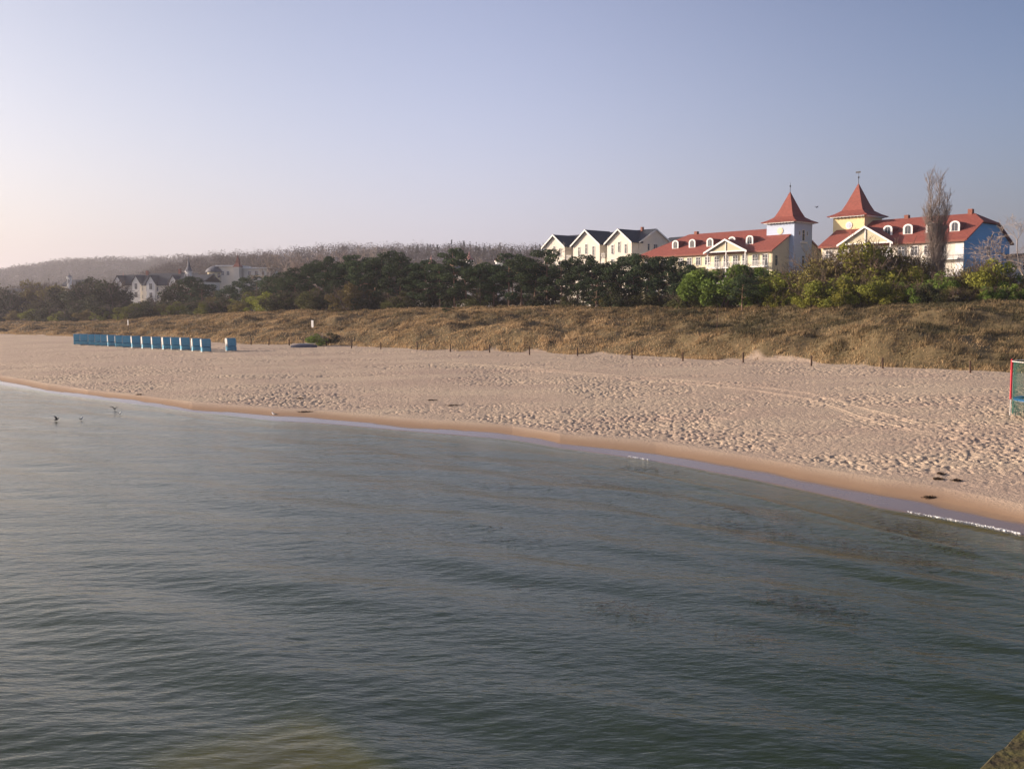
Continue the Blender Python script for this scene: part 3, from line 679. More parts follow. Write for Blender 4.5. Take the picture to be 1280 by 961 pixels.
# ------------------------------------------------------------------ dune grass
def dune_grass():
    r = np.random.RandomState(31)
    n = 620000
    t = r.uniform(-.60, .60, n); yf = lin(DF, t); yt = lin(TL, t)
    Y = yf - 2 + (yt + 6 - yf) * r.uniform(0, 1, n); X = Y * t
    e = DF_edge(X, Y, t, yf)
    dens = sst(e / 2.2 + .45) * (.30 + .95 * sst((fbm(X / 1.5, Y / 1.5, 2) - .36) / .25))
    dens = np.clip(dens, 0, 1) * np.clip(Y / 150., .3, 1.0)
    keep = r.rand(n) < dens * .8; X, Y = X[keep], Y[keep]; n = len(X); Z = ground(X, Y)
    e = e[keep]
    tu = sst((vnoise(X / .9 + 50, Y / .9) - .45) / .3); h = r.uniform(.22, .50, n) * (.45 + 1.15 * tu * vnoise(X / 4 + 4, Y / 4))
    an = r.uniform(0, 6.28, n); wd = r.uniform(.035, .075, n) * np.clip(Y / 120, .7, 2.0)
    lean = np.stack([r.normal(.22, .38, n), r.normal(0, .38, n)], -1) * h[:, None]
    dx, dy = np.cos(an) * wd, np.sin(an) * wd
    zone = np.repeat(np.clip(.55 + .75 * (np.exp(-np.maximum(e, 0) / 7.0) - .3) - .036 * np.maximum(X - 12, 0) * (.6 + .4 * sst(e / 6)), 0, 1), 3); A = np.stack([X - dx, Y - dy, Z - .05], -1); B = np.stack([X + dx, Y + dy, Z - .05], -1); T = np.stack([X + lean[:, 0], Y + lean[:, 1], Z + h], -1)
    V = np.stack([A, B, T], 1).reshape(-1, 3)
    me = np_mesh('dune_grass', V, np.arange(3 * n).reshape(-1, 3))
    cr = r.rand(n); col = np.repeat(cr, 3); Aa = np.stack([col, zone, col, np.ones_like(col)], -1).astype(np.float32)
    at = me.color_attributes.new('rnd', 'FLOAT_COLOR', 'POINT'); at.data.foreach_set('color', Aa.ravel())
    m = bpy.data.materials.new('dune grass blades'); m.use_nodes = True; tt = m.node_tree; N = tt.nodes; L = tt.links; p = N['Principled BSDF']; p.inputs['Roughness'].default_value = .75; p.inputs['Specular IOR Level'].default_value = .15
    tc = N.new('ShaderNodeTexCoord'); nz = N.new('ShaderNodeTexNoise'); nz.inputs['Scale'].default_value = .16; nz.inputs['Detail'].default_value = 6; nz.inputs['Roughness'].default_value = .72; L.new(tc.outputs['Object'], nz.inputs['Vector'])
    vc = N.new('ShaderNodeVertexColor'); vc.layer_name = 'rnd'
    ad = N.new('ShaderNodeMath'); ad.operation = 'MULTIPLY_ADD'; sv = N.new('ShaderNodeSeparateColor'); L.new(vc.outputs[0], sv.inputs[0]); L.new(sv.outputs[0], ad.inputs[0]); ad.inputs[1].default_value = .20
    a2 = N.new('ShaderNodeMath'); a2.operation = 'MULTIPLY_ADD'; L.new(sv.outputs[1], a2.inputs[0]); a2.inputs[1].default_value = .33; L.new(nz.outputs[0], a2.inputs[2]); a3 = N.new('ShaderNodeMath'); a3.operation = 'SUBTRACT'; L.new(a2.outputs[0], a3.inputs[0]); a3.inputs[1].default_value = .095; L.new(a3.outputs[0], ad.inputs[2])
    r_ = N.new('ShaderNodeValToRGB'); el = r_.color_ramp.elements; el[0].position = .42; el[0].color = (.075, .068, .034, 1); el[1].position = .80; el[1].color = (.54, .38, .21, 1)
    x = el.new(.55); x.color = (.17, .125, .065, 1); x = el.new(.66); x.color = (.36, .25, .13, 1)
    L.new(ad.outputs[0], r_.inputs[0]); L.new(r_.outputs[0], p.inputs['Base Color'])
    tr = N.new('ShaderNodeBsdfTranslucent'); L.new(r_.outputs[0], tr.inputs[0]); mx = N.new('ShaderNodeMixShader'); mx.inputs[0].default_value = .25
    L.new(p.outputs[0], mx.inputs[1]); L.new(tr.outputs[0], mx.inputs[2]); L.new(mx.outputs[0], N['Material Output'].inputs[0])
    o = link('dune_grass', me, m); tag(o, 'dry straw coloured marram grass covering the dune', 'grass', None, 'stuff')
dune_grass()

# ------------------------------------------------------------------ buildings
AX = np.array([.663, -.749]); AY = np.array([.749, .663]); RZ = math.atan2(-.749, .663)
def M2(name, c, **k): return mat(name, c, **k)
M_RED = mat('red roof tiles', (.26, .075, .055), .75, var=.22, scale=2.5, bump=.03, bscale=9)
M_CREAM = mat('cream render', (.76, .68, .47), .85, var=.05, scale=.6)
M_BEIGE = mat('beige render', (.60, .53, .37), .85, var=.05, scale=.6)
M_LBLUE = mat('pale blue boards', (.50, .58, .72), .8, var=.04, scale=1.0, stretch=(.2, .2, 4))
M_BLUE = mat('strong blue boards', (.20, .46, .74), .8, var=.07, scale=1.0, stretch=(.2, .2, 4))
M_YEL = mat('yellow render', (.78, .66, .36), .85, var=.04, scale=1.2)
M_WHITE = mat('white painted trim', (.80, .78, .75), .6, var=.03, scale=2)
M_OFFW = mat('off white render', (.74, .68, .58), .85, var=.05, scale=.5)
M_GLASS = mat('window glass', (.05, .06, .075), .15, var=.3, scale=.6, spec=.6)
M_SLATE = mat('dark slate tiles', (.045, .05, .06), .6, var=.25, scale=2.5, bump=.02, bscale=8)
M_DARK = mat('dark weathered metal', (.05, .05, .055), .5, var=.2)
M_BRICK = mat('chimney brick', (.25, .10, .07), .85, var=.2, scale=6)

def window(par, face, x, z0, z1, wd, y=0., frame=M_WHITE, name='window', bars=1):
    """window in the wall plane; face 'f' = wall y const facing -y, 'r' = wall x const facing +x, 'l' facing -x"""
    fr = MB(); gl = MB(); b = .09
    def bx(m, a0, a1, c0, c1, d0, d1):
        if face == 'f': m.box(a0, y - d1, c0, a1, y - d0, c1)
        elif face == 'r': m.box(y + d0, a0, c0, y + d1, a1, c1)
        else: m.box(y - d1, a0, c0, y - d0, a1, c1)
    x0, x1 = x - wd / 2, x + wd / 2
    bx(fr, x0 - b, x0, z0 - b, z1 + b, 0.003, .09); bx(fr, x1, x1 + b, z0 - b, z1 + b, 0.003, .09)
    bx(fr, x0, x1, z1, z1 + b, 0.003, .09); bx(fr, x0, x1, z0 - b, z0, .003, .12)
    for i in range(bars):
        c = x0 + (x1 - x0) * (i + 1) / (bars + 1); bx(fr, c - .03, c + .03, z0, z1, .035, .075)
    if z1 - z0 > 1.2: zc = z0 + (z1 - z0) * .68; bx(fr, x0, x1, zc - .025, zc + .025, .035, .07)
    bx(gl, x0, x1, z0, z1, .004, .03)
    f = fr.build(name, frame, par); gl.build('pane', M_GLASS, f); return f

def railing(par, x0, x1, y0, z, posts=True, hgt=1.0):
    m = MB(); m.box(x0, y0 - .04, z + hgt - .08, x1, y0 + .04, z + hgt); m.box(x0, y0 - .03, z + .1, x1, y0 + .03, z + .16)
    n = int((x1 - x0) / .22)
    for i in range(n + 1):
        x = x0 + (x1 - x0) * i / n; m.box(x - .03, y0 - .02, z + .16, x + .03, y0 + .02, z + hgt - .08)
    return m.build('railing', M_WHITE, par)

def dormer(par, x, yf, z0, e, sl_, wd=1.5, hgt=1.75):
    """arched dormer standing on the front slope; its front plane at y=yf"""
    k = 10; rad = wd / 2; zs = z0 + hgt - rad * .7
    arch = [(x + rad * math.cos(a), zs + rad * .7 * math.sin(a)) for a in np.linspace(0, math.pi, k)]
    prof = [(x - rad, z0 - .3), (x + rad, z0 - .3)] + arch
    dep = (z0 + hgt - (z0)) / sl_ + .3
    m = MB(); m.slab([(a, yf + .06, b) for a, b in prof], (0, dep, 0)); d = m.build('dormer', M_RED, par)
    f = MB(); f.slab([(a, yf, b) for a, b in [(x - rad - .06, z0 - .05), (x + rad + .06, z0 - .05)] + [(x + (rad + .06) * math.cos(a), zs + (rad * .7 + .06) * math.sin(a)) for a in np.linspace(0, math.pi, k)]], (0, .055, 0))
    f.build('dormer_face', M_WHITE, d)
    g = MB(); rg = rad * .62
    for sx in (-1, 1):
        g.slab([(x + sx * .04, yf - .03, z0 + .25), (x + sx * rg, yf - .03, z0 + .25), (x + sx * rg, yf - .03, zs), (x + sx * rg * .7, yf - .03, zs + rg * .55), (x + sx * .04, yf - .03, zs + rg * .75)], (0, .025, 0))
    g.build('pane', M_GLASS, d)
    return d

def gable_bay(par, x0, x1, y, ze, zp, wallm, loggia_floors, body_y=0.0, roofm=M_RED, tym=M_BEIGE):
    """projecting pediment with loggia: posts, beams, glazing, floor slabs"""
    xc = (x0 + x1) / 2; ov = .5; sl_ = (zp - ze) / (x1 - xc)
    r = MB()
    for s in (-1, 1):
        xe = x0 - ov if s < 0 else x1 + ov; zz = ze - ov * sl_
        dep = (zp - ze) / .53 + abs(y) + .6
        r.slab([(xe, y - .4, zz), (xc, y - .4, zp), (xc, y + dep, zp), (xe, y + dep, zz)], (0, 0, .16))
    r.build('pediment_roof', roofm, par)
    b = MB()
    for s in (-1, 1):
        xe = x0 - ov - .05 if s < 0 else x1 + ov + .05
        b.slab([(xe, y - .46, ze - ov * sl_ - .18), (xc, y - .46, zp - .14), (xc, y - .46, zp + .22), (xe, y - .46, ze - ov * sl_ + .18)], (0, .055, 0))
    b.box(x0 - .05, y - .16, ze - .18, x1 + .05, y - .01, ze + .04)
    b.box(xc - .08, y - .16, ze + .045, xc + .08, y - .01, zp - .25)
    b.build('bargeboard', M_WHITE, par)
    t = MB(); t.slab([(x0, y, ze + .05), (x1, y, ze + .05), (xc, y, zp - .15)], (0, .15, 0)); t.build('tympanum', tym, par)
    p = MB()
    for x in (x0 + .1, xc, x1 - .1): p.box(x - .09, y - .02, 0, x + .09, y + .16, ze - .19)
    p.build('posts', M_WHITE, par)
    for zf in loggia_floors:
        s_ = MB(); s_.box(x0 - .08, y - .12, zf - .22, x1 + .08, body_y - .01, zf); s_.build('balcony_floor', M_WHITE, par)
        railing(par, x0 + .2, x1 - .2, y - .03, zf)
        for i, xx in enumerate(np.linspace(x0 + 1.2, x1 - 1.2, 4)): window(par, 'f', xx, zf + .1, zf + 2.15, 1.0, body_y, bars=1, name='balcony_door')

def hotel(name, label, origin, m, L_, far_end, c):
    """long hotel with a corner tower. m=-1: body runs towards -x, m=+1: towards +x. c: scale"""
    X0, Y0, Z0 = origin
    e = empty(name, (X0, Y0, Z0), RZ, c); tag(e, label, 'building', 'twin towered hotels')
    L_ = L_ / c; ze, zr = 10.4, 14.7; dpt = 16.2; yr = dpt / 2; sl_ = (zr - ze) / yr
    S_ = lambda a, b: (m * a, m * b) if m > 0 else (m * b, m * a)
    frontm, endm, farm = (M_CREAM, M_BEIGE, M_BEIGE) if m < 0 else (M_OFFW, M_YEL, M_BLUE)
    # walls: long body (front), end gables
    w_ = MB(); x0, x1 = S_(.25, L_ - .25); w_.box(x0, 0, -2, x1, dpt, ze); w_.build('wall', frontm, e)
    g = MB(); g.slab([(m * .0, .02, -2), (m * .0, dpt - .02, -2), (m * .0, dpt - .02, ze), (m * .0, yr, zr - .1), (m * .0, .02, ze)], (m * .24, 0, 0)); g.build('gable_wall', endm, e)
    ov = .55; zo = ze - ov * sl_; j = 0.0
    r = MB(); th = (0, 0, .2)
    if far_end == 'hip':
        hx = yr * .8
        A, B, C_, D_ = (m * -.35, -ov, zo), (m * (L_ + ov), -ov, zo), (m * (L_ - hx), yr, zr), (m * -.35, yr, zr)
        r.slab([A, B, C_, D_], th); r.slab([(m * -.35, dpt + ov, zo), (m * (L_ + ov), dpt + ov, zo), C_, D_], th)
        r.slab([B, (m * (L_ + ov), dpt + ov, zo), C_], th)
    else:
        hx = 2.2; hy = yr - 3.0; zh = ze + hy * sl_
        A, B1, B2, C_, D_ = (m * -.35, -ov, zo), (m * (L_ + .5), -ov, zo), (m * (L_ + .5), hy, zh), (m * (L_ - hx), yr, zr), (m * -.35, yr, zr)
        r.slab([A, B1, B2, C_, D_], th); f2 = lambda p: (p[0], dpt - p[1], p[2])
        r.slab([f2(A), f2(B1), f2(B2), f2(C_), f2(D_)], th); r.slab([B2, f2(B2), C_], th)
        g = MB(); g.slab([(m * L_, .02, -2), (m * L_, dpt - .02, -2), (m * L_, dpt - .02, ze), (m * L_, dpt - hy, zh - .05), (m * L_, hy, zh - .05), (m * L_, .02, ze)], (-m * .24, 0, 0)); g.build('gable_wall', farm, e)
    r.build('roof', M_RED, e)
    # gutter boards
    gt = MB(); x0, x1 = S_(-.3, L_ + .3); gt.box(x0, -ov - .10, zo - .12, x1, -ov - .003, zo + .12); gt.build('gutter', M_BRICK, e)
    # tower
    t0, t1 = S_(-1.0, 4.9); ya, yb = 5.3, 11.2; te = 15.7
    tw = MB(); tw.box(t0, ya, -2, t1, yb, te); towm = M_LBLUE if m < 0 else M_YEL
    t = tw.build('tower', towm, e)
    # flared pyramid roof
    cx, cy = (t0 + t1) / 2, (ya + yb) / 2; hw = 2.95
    def ring(h_, z): return [(cx - h_, cy - h_, z), (cx + h_, cy - h_, z), (cx + h_, cy + h_, z), (cx - h_, cy + h_, z)]
    lv = [ring(hw + .78, te - .05), ring(hw + .80, te + .08), ring(hw - .10, te + .48), ring(hw - .95, te + 1.05), ring(1.40, te + 2.3), ring(.06, 21.4)]
    V = [p for R in lv for p in R]; Fs = [(3, 2, 1, 0)]
    for i in range(len(lv) - 1):
        for k in range(4): a = i * 4 + k; b = i * 4 + (k + 1) % 4; Fs.append((a, b, b + 4, a + 4))
    Fs.append((20, 21, 22, 23)); pr = MB(); pr.add(V, Fs); tr = pr.build('tower_roof', M_RED, e)
    br = MB(); br.box(cx - hw - .3, ya - .66, te - .18, cx + hw + .3, ya - .62, te - .06); br.box(t1 + .62, cy - hw - .3, te - .18, t1 + .66, cy + hw + .3, te - .06)
    br.box(t1 + .003, ya + 1, te - .12, t1 + .619, ya + 1.05, te - .06)
    for i in range(9):
        for s in (0, 1):
            q = -hw + 2 * hw * (i + .5) / 9
            br.box(cx + q - .06, ya - .60, te - .30, cx + q + .06, ya - .003, te - .055)
            br.box(t1 + .003 if m < 0 else t1 + .003, cy + q - .06, te - .30, t1 + .60, cy + q + .06, te - .055) if s else None
    br.build('eaves_bracket', M_WHITE, t)
    fn = MB(); fn.lathe(cx, cy, [(.05, 21.2), (.05, 22.3), (.14, 22.4), (.14, 22.6), (.03, 22.7), (.025, 23.2)], 8)
    if m > 0: fn.box(cx - .55, cy - .02, 23.25, cx + .35, cy + .02, 23.55); fn.box(cx - .02, cy - .02, 23.0, cx + .02, cy + .02, 23.5)
    fn.build('finial', M_DARK, tr)
    # round window / clock on the front face of the tower
    zc = 14.1; d = MB(); n = 24
    xc2 = cx + (.0 if m < 0 else .1)
    d.slab([(xc2 + .62 * math.cos(a), ya - .10, zc + .62 * math.sin(a)) for a in np.linspace(0, 2 * math.pi, n, endpoint=False)], (0, .097, 0))
    dd = d.build('round_window', M_CREAM if m < 0 else M_WHITE, t)
    d = MB(); d.slab([(xc2 + .42 * math.cos(a), ya - .13, zc + .42 * math.sin(a)) for a in np.linspace(0, 2 * math.pi, n, endpoint=False)], (0, .027, 0)); d.build('pane', M_CREAM if m < 0 else M_LBLUE, dd)
    d = MB(); d.box(xc2 - .03, ya - .15, zc - .4, xc2 + .03, ya - .132, zc + .4); d.box(xc2 - .4, ya - .155, zc - .03, xc2 + .4, ya - .135, zc + .03); d.build('glazing_bar', M_WHITE, dd)
    xr = t1
    if m < 0:
        for z0, z1, wd in ((12.3, 14.2, .8), (7.7, 9.5, .75), (4.9, 6.2, .75)): window(t, 'r', cy, z0, z1, wd, xr, bars=0, frame=M_LBLUE if z0 < 12 else M_WHITE)
        for q in (-1.25, 1.25): window(t, 'r', cy + q, 13.3, 14.0, .35, xr, bars=0)
        sb = MB(); sb.box(xr + .003, cy - 1.0, 11.85, xr + .35, cy + 1.0, 12.1); sb.build('sill', M_WHITE, t)
        for z0, z1 in ((7.6, 9.4), (4.9, 6.2)): window(e, 'r', 1.2, z0, z1, .75, 0.0, bars=0, frame=M_BEIGE)
        for z0, z1 in ((7.6, 9.2),): window(e, 'r', 13.6, z0, z1, .75, 0.0, bars=0, frame=M_BEIGE)
    # chimneys
    for a in ((23.5,) if m < 0 else (11.0, 21.6)):
        k = MB(); k.box(m * a - .35, yr - .3, zr - .5, m * a + .35, yr + .4, zr + (.7 if a < 21 or m < 0 else .9)); k.build('chimney', M_BRICK, e)
    # dormers
    for a in ((6.5, 10.5, 15.6, 19.9, 24.1) if m < 0 else DORM2):
        dormer(e, m * a, 2.2, ze + sl_ * 2.2 + .02, e, sl_)
    # pediment bay
    p0, p1 = (4.7, 13.4) if m < 0 else PED2
    x0, x1 = S_(p0, p1)
    gable_bay(e, x0, x1, -1.5, ze + .05, ze + (2.1 if m < 0 else 2.6), frontm, (7.5, 4.7, 1.9))
    # balconies and windows along the rest of the front
    spots = [a for a in np.arange(1.5, L_ - 1.5, 2.15) if not (p0 - .9 < a < p1 + .9)]
    for a in spots:
        for zf in (7.5, 4.7, 1.9):
            window(e, 'f', m * a, zf + (.1 if a < p0 else .7), zf + 2.1, 1.05, 0.0, bars=1, name='balcony_door' if a < p0 else 'window')
    if p0 > 3:
        for zf in (7.5, 4.7):
            x0, x1 = S_(.9, p0 - .7); s_ = MB(); s_.box(x0, -1.1, zf - .2, x1, -.003, zf); s_.build('balcony_floor', M_WHITE, e); railing(e, x0, x1, -1.07, zf)
    x0, x1 = S_(L_ - 5.5, L_ - .6)
    for zf in (7.5, 4.7):
        s_ = MB(); s_.box(x0, -1.1, zf - .2, x1, -.003, zf); s_.build('balcony_floor', M_WHITE, e); railing(e, x0, x1, -1.07, zf)
    if far_end != 'hip':
        X = m * L_
        window(e, 'r', yr + .2, 8.1, 9.5, 1.1, X, bars=1); window(e, 'r', yr + 1.2, 11.0, 11.45, .9, X, bars=0, frame=M_BLUE)
        sd = MB(); sd.box(X + .003, .15, ze - .16, X + .05, dpt - .15, ze - .04); sd.build('string_course', M_BLUE, e)
        wc = MB(); wc.box(X - 1.4, -.10, 0, X - .1, -.003, ze - .6); wc.build('corner_panel', M_WHITE, e)
    return e

def a_of(px, org, y, m, c):
    """distance along the facade (local units) whose line of sight is photo column px"""
    k = (px - 640) / F; bx, by = org[0] + AY[0] * y * c, org[1] + AY[1] * y * c
    s = (k * by - bx) / (AX[0] - k * AX[1]); return s * m / c
O1 = (46.8, 181.0, 7.0); O2 = (55.3, 180.2, 7.0)
DORM2 = [a_of(px, O2, 2.2, 1, 1.05) for px in (1105.5, 1130.5, 1159, 1188.5)] + [a_of(1079, O2, 2.2, 1, 1.05)]
PED2 = (a_of(1048, O2, -1.5, 1, 1.05), a_of(1110, O2, -1.5, 1, 1.05))
hotel('hotel', 'long cream hotel with red roof and pale blue corner tower', O1, -1, 31.8, 'hip', 1.0)
hotel('hotel', 'red roofed hotel with yellow tower and strong blue gable wall', O2, 1, 25.7, 'gable', 1.05)

# cream house with three gables
def cream_house():
    D = 225.0; k = (797.5 - 640) / F; O = (k * D, D, 7.0)
    e = empty('apartment_house', O, RZ); tag(e, 'off white apartment house with three steep front gables and slate roofs', 'building')
    ze, zr = 14.8, 17.8; dp = 11.2; a1 = a_of(680, O, -2.3, -1, 1)
    wl = MB(); wl.box(-a1 + .1, 0, -2, -.25, dp, ze); wl.build('wall', M_OFFW, e)
    g = MB(); g.slab([(0, .02, -2), (0, dp - .02, -2), (0, dp - .02, ze), (0, dp / 2, zr - .05), (0, .02, ze)], (-.24, 0, 0)); g.build('gable_wall', M_OFFW, e)
    r = MB(); sl_ = (zr - ze) / (dp / 2); ov = .4
    for s in (0, 1):
        yo = -ov if s == 0 else dp + ov
        r.slab([(.35, yo, ze - ov * sl_), (-a1, yo, ze - ov * sl_), (-a1, dp / 2, zr), (.35, dp / 2, zr)], (0, 0, .16))
    r.build('roof', M_SLATE, e)
    b = MB()
    for s in (0, 1):
        yo = -ov if s == 0 else dp + ov
        b.slab([(.40, yo, ze - ov * sl_ - .2), (.40, dp / 2, zr - .2), (.40, dp / 2, zr + .14), (.40, yo, ze - ov * sl_ + .14)], (-.045, 0, 0))
    b.build('bargeboard', M_WHITE, e)
    for p0, p1 in ((758, 788.5), (716, 749), (680, 705.5)):
        xa, xb = -a_of(p0, O, -2.3, -1, 1), -a_of(p1, O, -2.3, -1, 1); xc = (xa + xb) / 2; zp = ze + .1 + (xb - xa) * .36
        m = MB(); m.slab([(xa, -2.3, -2), (xb, -2.3, -2), (xb, -2.3, ze), (xc, -2.3, zp - .1), (xa, -2.3, ze)], (0, 2.28, 0)); bay = m.build('gable_bay', M_OFFW, e)
        rr = MB(); sp = (zp - ze) / (xb - xc); bb = MB()
        for s in (-1, 1):
            xe = xa - .5 if s < 0 else xb + .5; zz = ze - .5 * sp
            rr.slab([(xe, -2.9, zz), (xc, -2.9, zp), (xc, dp / 2, zp), (xe, 1.0, zz)], (0, 0, .15))
            bb.slab([(xe, -2.96, zz - .2), (xc, -2.96, zp - .2), (xc, -2.96, zp + .2), (xe, -2.96, zz + .2)], (0, .055, 0))
        rr.build('roof', M_SLATE, bay); bb.build('bargeboard', M_WHITE, bay)
        for xx, dz in ((-.27, 0), (0, .6), (.27, 0)):
            x = xc + xx * (xb - xa); window(bay, 'f', x, 12.2 + dz * .6, 14.2 + dz, .65, -2.3, bars=0); 
            for z in (9.3, 6.4): window(bay, 'f', x, z, z + 1.7, .8, -2.3, bars=0)
    for p0, p1 in ((749.5, 757.5), (706, 715.5)):
        xa, xb = -a_of(p0, O, -1.6, -1, 1), -a_of(p1, O, -1.6, -1, 1)
        f = MB(); f.box(xa + .1, -2.1, -2, xb - .1, -.003, 11.4); f.build('balcony_block', M_OFFW, e); railing(e, xa + .15, xb - .15, -2.05, 11.42, hgt=1.1)
        for z in (9.0, 6.2): window(e, 'f', (xa + xb) / 2, z - .6, z + 1.4, 1.2, -2.1, bars=1)
    for y, wd, z in ((3.2, .6, 13.0), (5.6, 1.3, 13.0), (8.1, .7, 12.9)): window(e, 'r', y, z, z + 1.4, wd, 0.0, bars=1 if wd > 1 else 0, frame=M_OFFW)
    d = MB(); d.slab([(-2.8, -.6, ze), (-1.0, -.6, ze), (-1.0, -.6, ze + .7), (-1.9, -.6, ze + 1.4), (-2.8, -.6, ze + .7)], (0, 2.4, 0)); dm = d.build('dormer', M_WHITE, e)
    window(dm, 'f', -1.9, ze + .15, ze + .75, .5, -.6, bars=0)
    k_ = MB(); k_.box(-3.6, 4.6, zr - .3, -3.1, 5.2, zr + .7); k_.build('chimney', M_BRICK, e)
cream_house()

def simple_house(name, label, px, D, w_, d_, row_eave, row_ridge, wallm, roofm, rz=RZ, wins=3, flat=False, zb=None):
    p = W(px, row_eave, D); q = W(px, row_ridge, D); g = float(ground(p.x, p.y)) if zb is None else zb
    e = empty(name, (p.x, p.y, g), rz); tag(e, label, 'building'); ze, zr = p.z - g, q.z - g
    b = MB(); b.box(-w_ / 2, 0, -2, w_ / 2, d_, ze); b.build('wall', wallm, e)
    r = MB()
    if flat: r.box(-w_ / 2 - .5, -.5, ze + .003, w_ / 2 + .5, d_ + .5, zr)
    else:
        for s in (0, 1):
            yo = -.5 if s == 0 else d_ + .5; r.slab([(-w_ / 2 - .3, yo, ze - .3), (w_ / 2 + .3, yo, ze - .3), (w_ / 2 + .3, d_ / 2, zr), (-w_ / 2 - .3, d_ / 2, zr)], (0, 0, .2))
        for s in (-1, 1):
            gg = MB(); gg.slab([(s * (w_ / 2 + .003), 0, ze), (s * (w_ / 2 + .003), d_, ze), (s * (w_ / 2 + .003), d_ / 2, zr - .1)], (-s * .2, 0, 0)); gg.build('gable_wall', wallm, e)
    r.build('roof', roofm, e)
    for i in range(wins):
        x = -w_ / 2 + w_ * (i + .5) / wins
        for z in np.arange(ze - 2.2, max(ze - 8, 1), -2.9): window(e, 'f', x, z, z + 1.4, 1.0, 0.0, bars=1)
    return e, ze, zr
simple_house('house', 'cream house with dark flat roof beside the blue gable at the right edge', 1295, 168, 12, 9, 321, 316.5, M_OFFW, M_SLATE, wins=4, flat=True)
simple_house('house', 'small dark slate roof peeking out behind the right end of the off white house', 839, 250, 7, 8, 306, 296, M_OFFW, M_SLATE, wins=2)

# villas seen far off on the left
def villa_slate(px, D, w_, r_e, r_r, label, gx):
    e, ze, zr = simple_house('villa', label, px, D, w_, 10, r_e, r_r, M_OFFW, M_SLATE, rz=-.25, wins=5)
    for x in gx:
        m = MB(); m.slab([(x - 1.7, -1.2, -1), (x + 1.7, -1.2, -1), (x + 1.7, -1.2, ze + .6), (x, -1.2, ze + 3.2), (x - 1.7, -1.2, ze + .6)], (0, 2.5, 0)); bay = m.build('gable_bay', M_WHITE, e)
        rr = MB()
        for s in (-1, 1): rr.slab([(x + s * 2.1, -1.6, ze + .2), (x, -1.6, ze + 3.3), (x, 4.5, ze + 3.3), (x + s * 2.1, 4.5, ze + .2)], (0, 0, .15))
        rr.build('roof', M_SLATE, bay); window(bay, 'f', x, ze - 1.6, ze + .4, 1.1, -1.2); window(bay, 'f', x, ze - 4.6, ze - 2.8, 1.1, -1.2)
    k = MB(); k.box(w_ * .1, 4.6, zr - .4, w_ * .1 + .8, 5.4, zr + 1.6); k.build('chimney', M_BRICK, e)
    return e
villa_slate(168, 368, 17, 356, 343.5, 'far white villa with slate roof, left one of the pair', (-6.2, 1.5))
villa_slate(208, 355, 19, 356, 341.5, 'far white villa with slate roof, right one of the pair', (-5.5, 3.4))
M_PINK = mat('weathered pink spire', (.42, .22, .19), .7, var=.2)
M_SPIRE = mat('grey spire', (.14, .14, .16), .6, var=.2)
def turret_villa(px, D, r_top, r_eave, label, spire=M_PINK, wr=1.0, body=True):
    top = W(px, r_top, D); ev = W(px, r_eave, D); g = float(ground(top.x, top.y)); e = empty('turret_villa', (top.x, top.y, g), -.3); tag(e, label, 'building')
    zt, ze = top.z - g, ev.z - g
    b = MB(); b.box(-5, 1, -1, 5, 10, max(ze - 3.5, 3)); b.build('wall', M_OFFW, e)
    r = MB(); zz = max(ze - 3.5, 3) + .003
    for s in (0, 1): yo = .5 if s == 0 else 10.5; r.slab([(-5.4, yo, zz), (5.4, yo, zz), (5.4, 5.5, zz + 2.4), (-5.4, 5.5, zz + 2.4)], (0, 0, .15))
    r.build('roof', M_SLATE, e)
    t = MB(); t.lathe(0, 0, [(wr, -1), (wr, ze - .4), (wr * 1.25, ze - .3), (wr * 1.25, ze)], 8, math.pi / 8); tt = t.build('turret', M_WHITE, e)
    s = MB(); s.lathe(0, 0, [(wr * 1.35, ze + .003), (wr * .55, ze + (zt - ze) * .25), (.10, ze + (zt - ze) * .8), (.04, zt)], 8, math.pi / 8); s.build('spire', spire, e)
    for q in (-.5, .5): window(tt, 'f', q * wr, ze - 2.3, ze - .9, .45 * wr, -wr * .93, bars=0)
turret_villa(539, 262, 319, 330, 'leftmost of the three villas whose white turret shows above the middle pines')
turret_villa(586.5, 256, 314, 325, 'middle one of the three villas whose white turret shows above the pines')
turret_villa(624, 258, 319, 326, 'rightmost of the three villas whose white turret shows above the pines')
turret_villa(235.5, 330, 319, 339, 'far villa with slim white turret between slate roofs and round tower', M_SPIRE)
turret_villa(154, 372, 340, 355, 'far villa with a small pink turret left of the slate roofed pair', M_PINK)
turret_villa(86.5, 380, 341, 346, 'far narrow white turret house standing alone near the left edge', M_SPIRE, .9)
simple_house('house', 'tiny far white house among dark trees at the left edge', 15, 350, 5, 6, 366, 361, M_WHITE, M_SLATE, rz=-.3, wins=1)
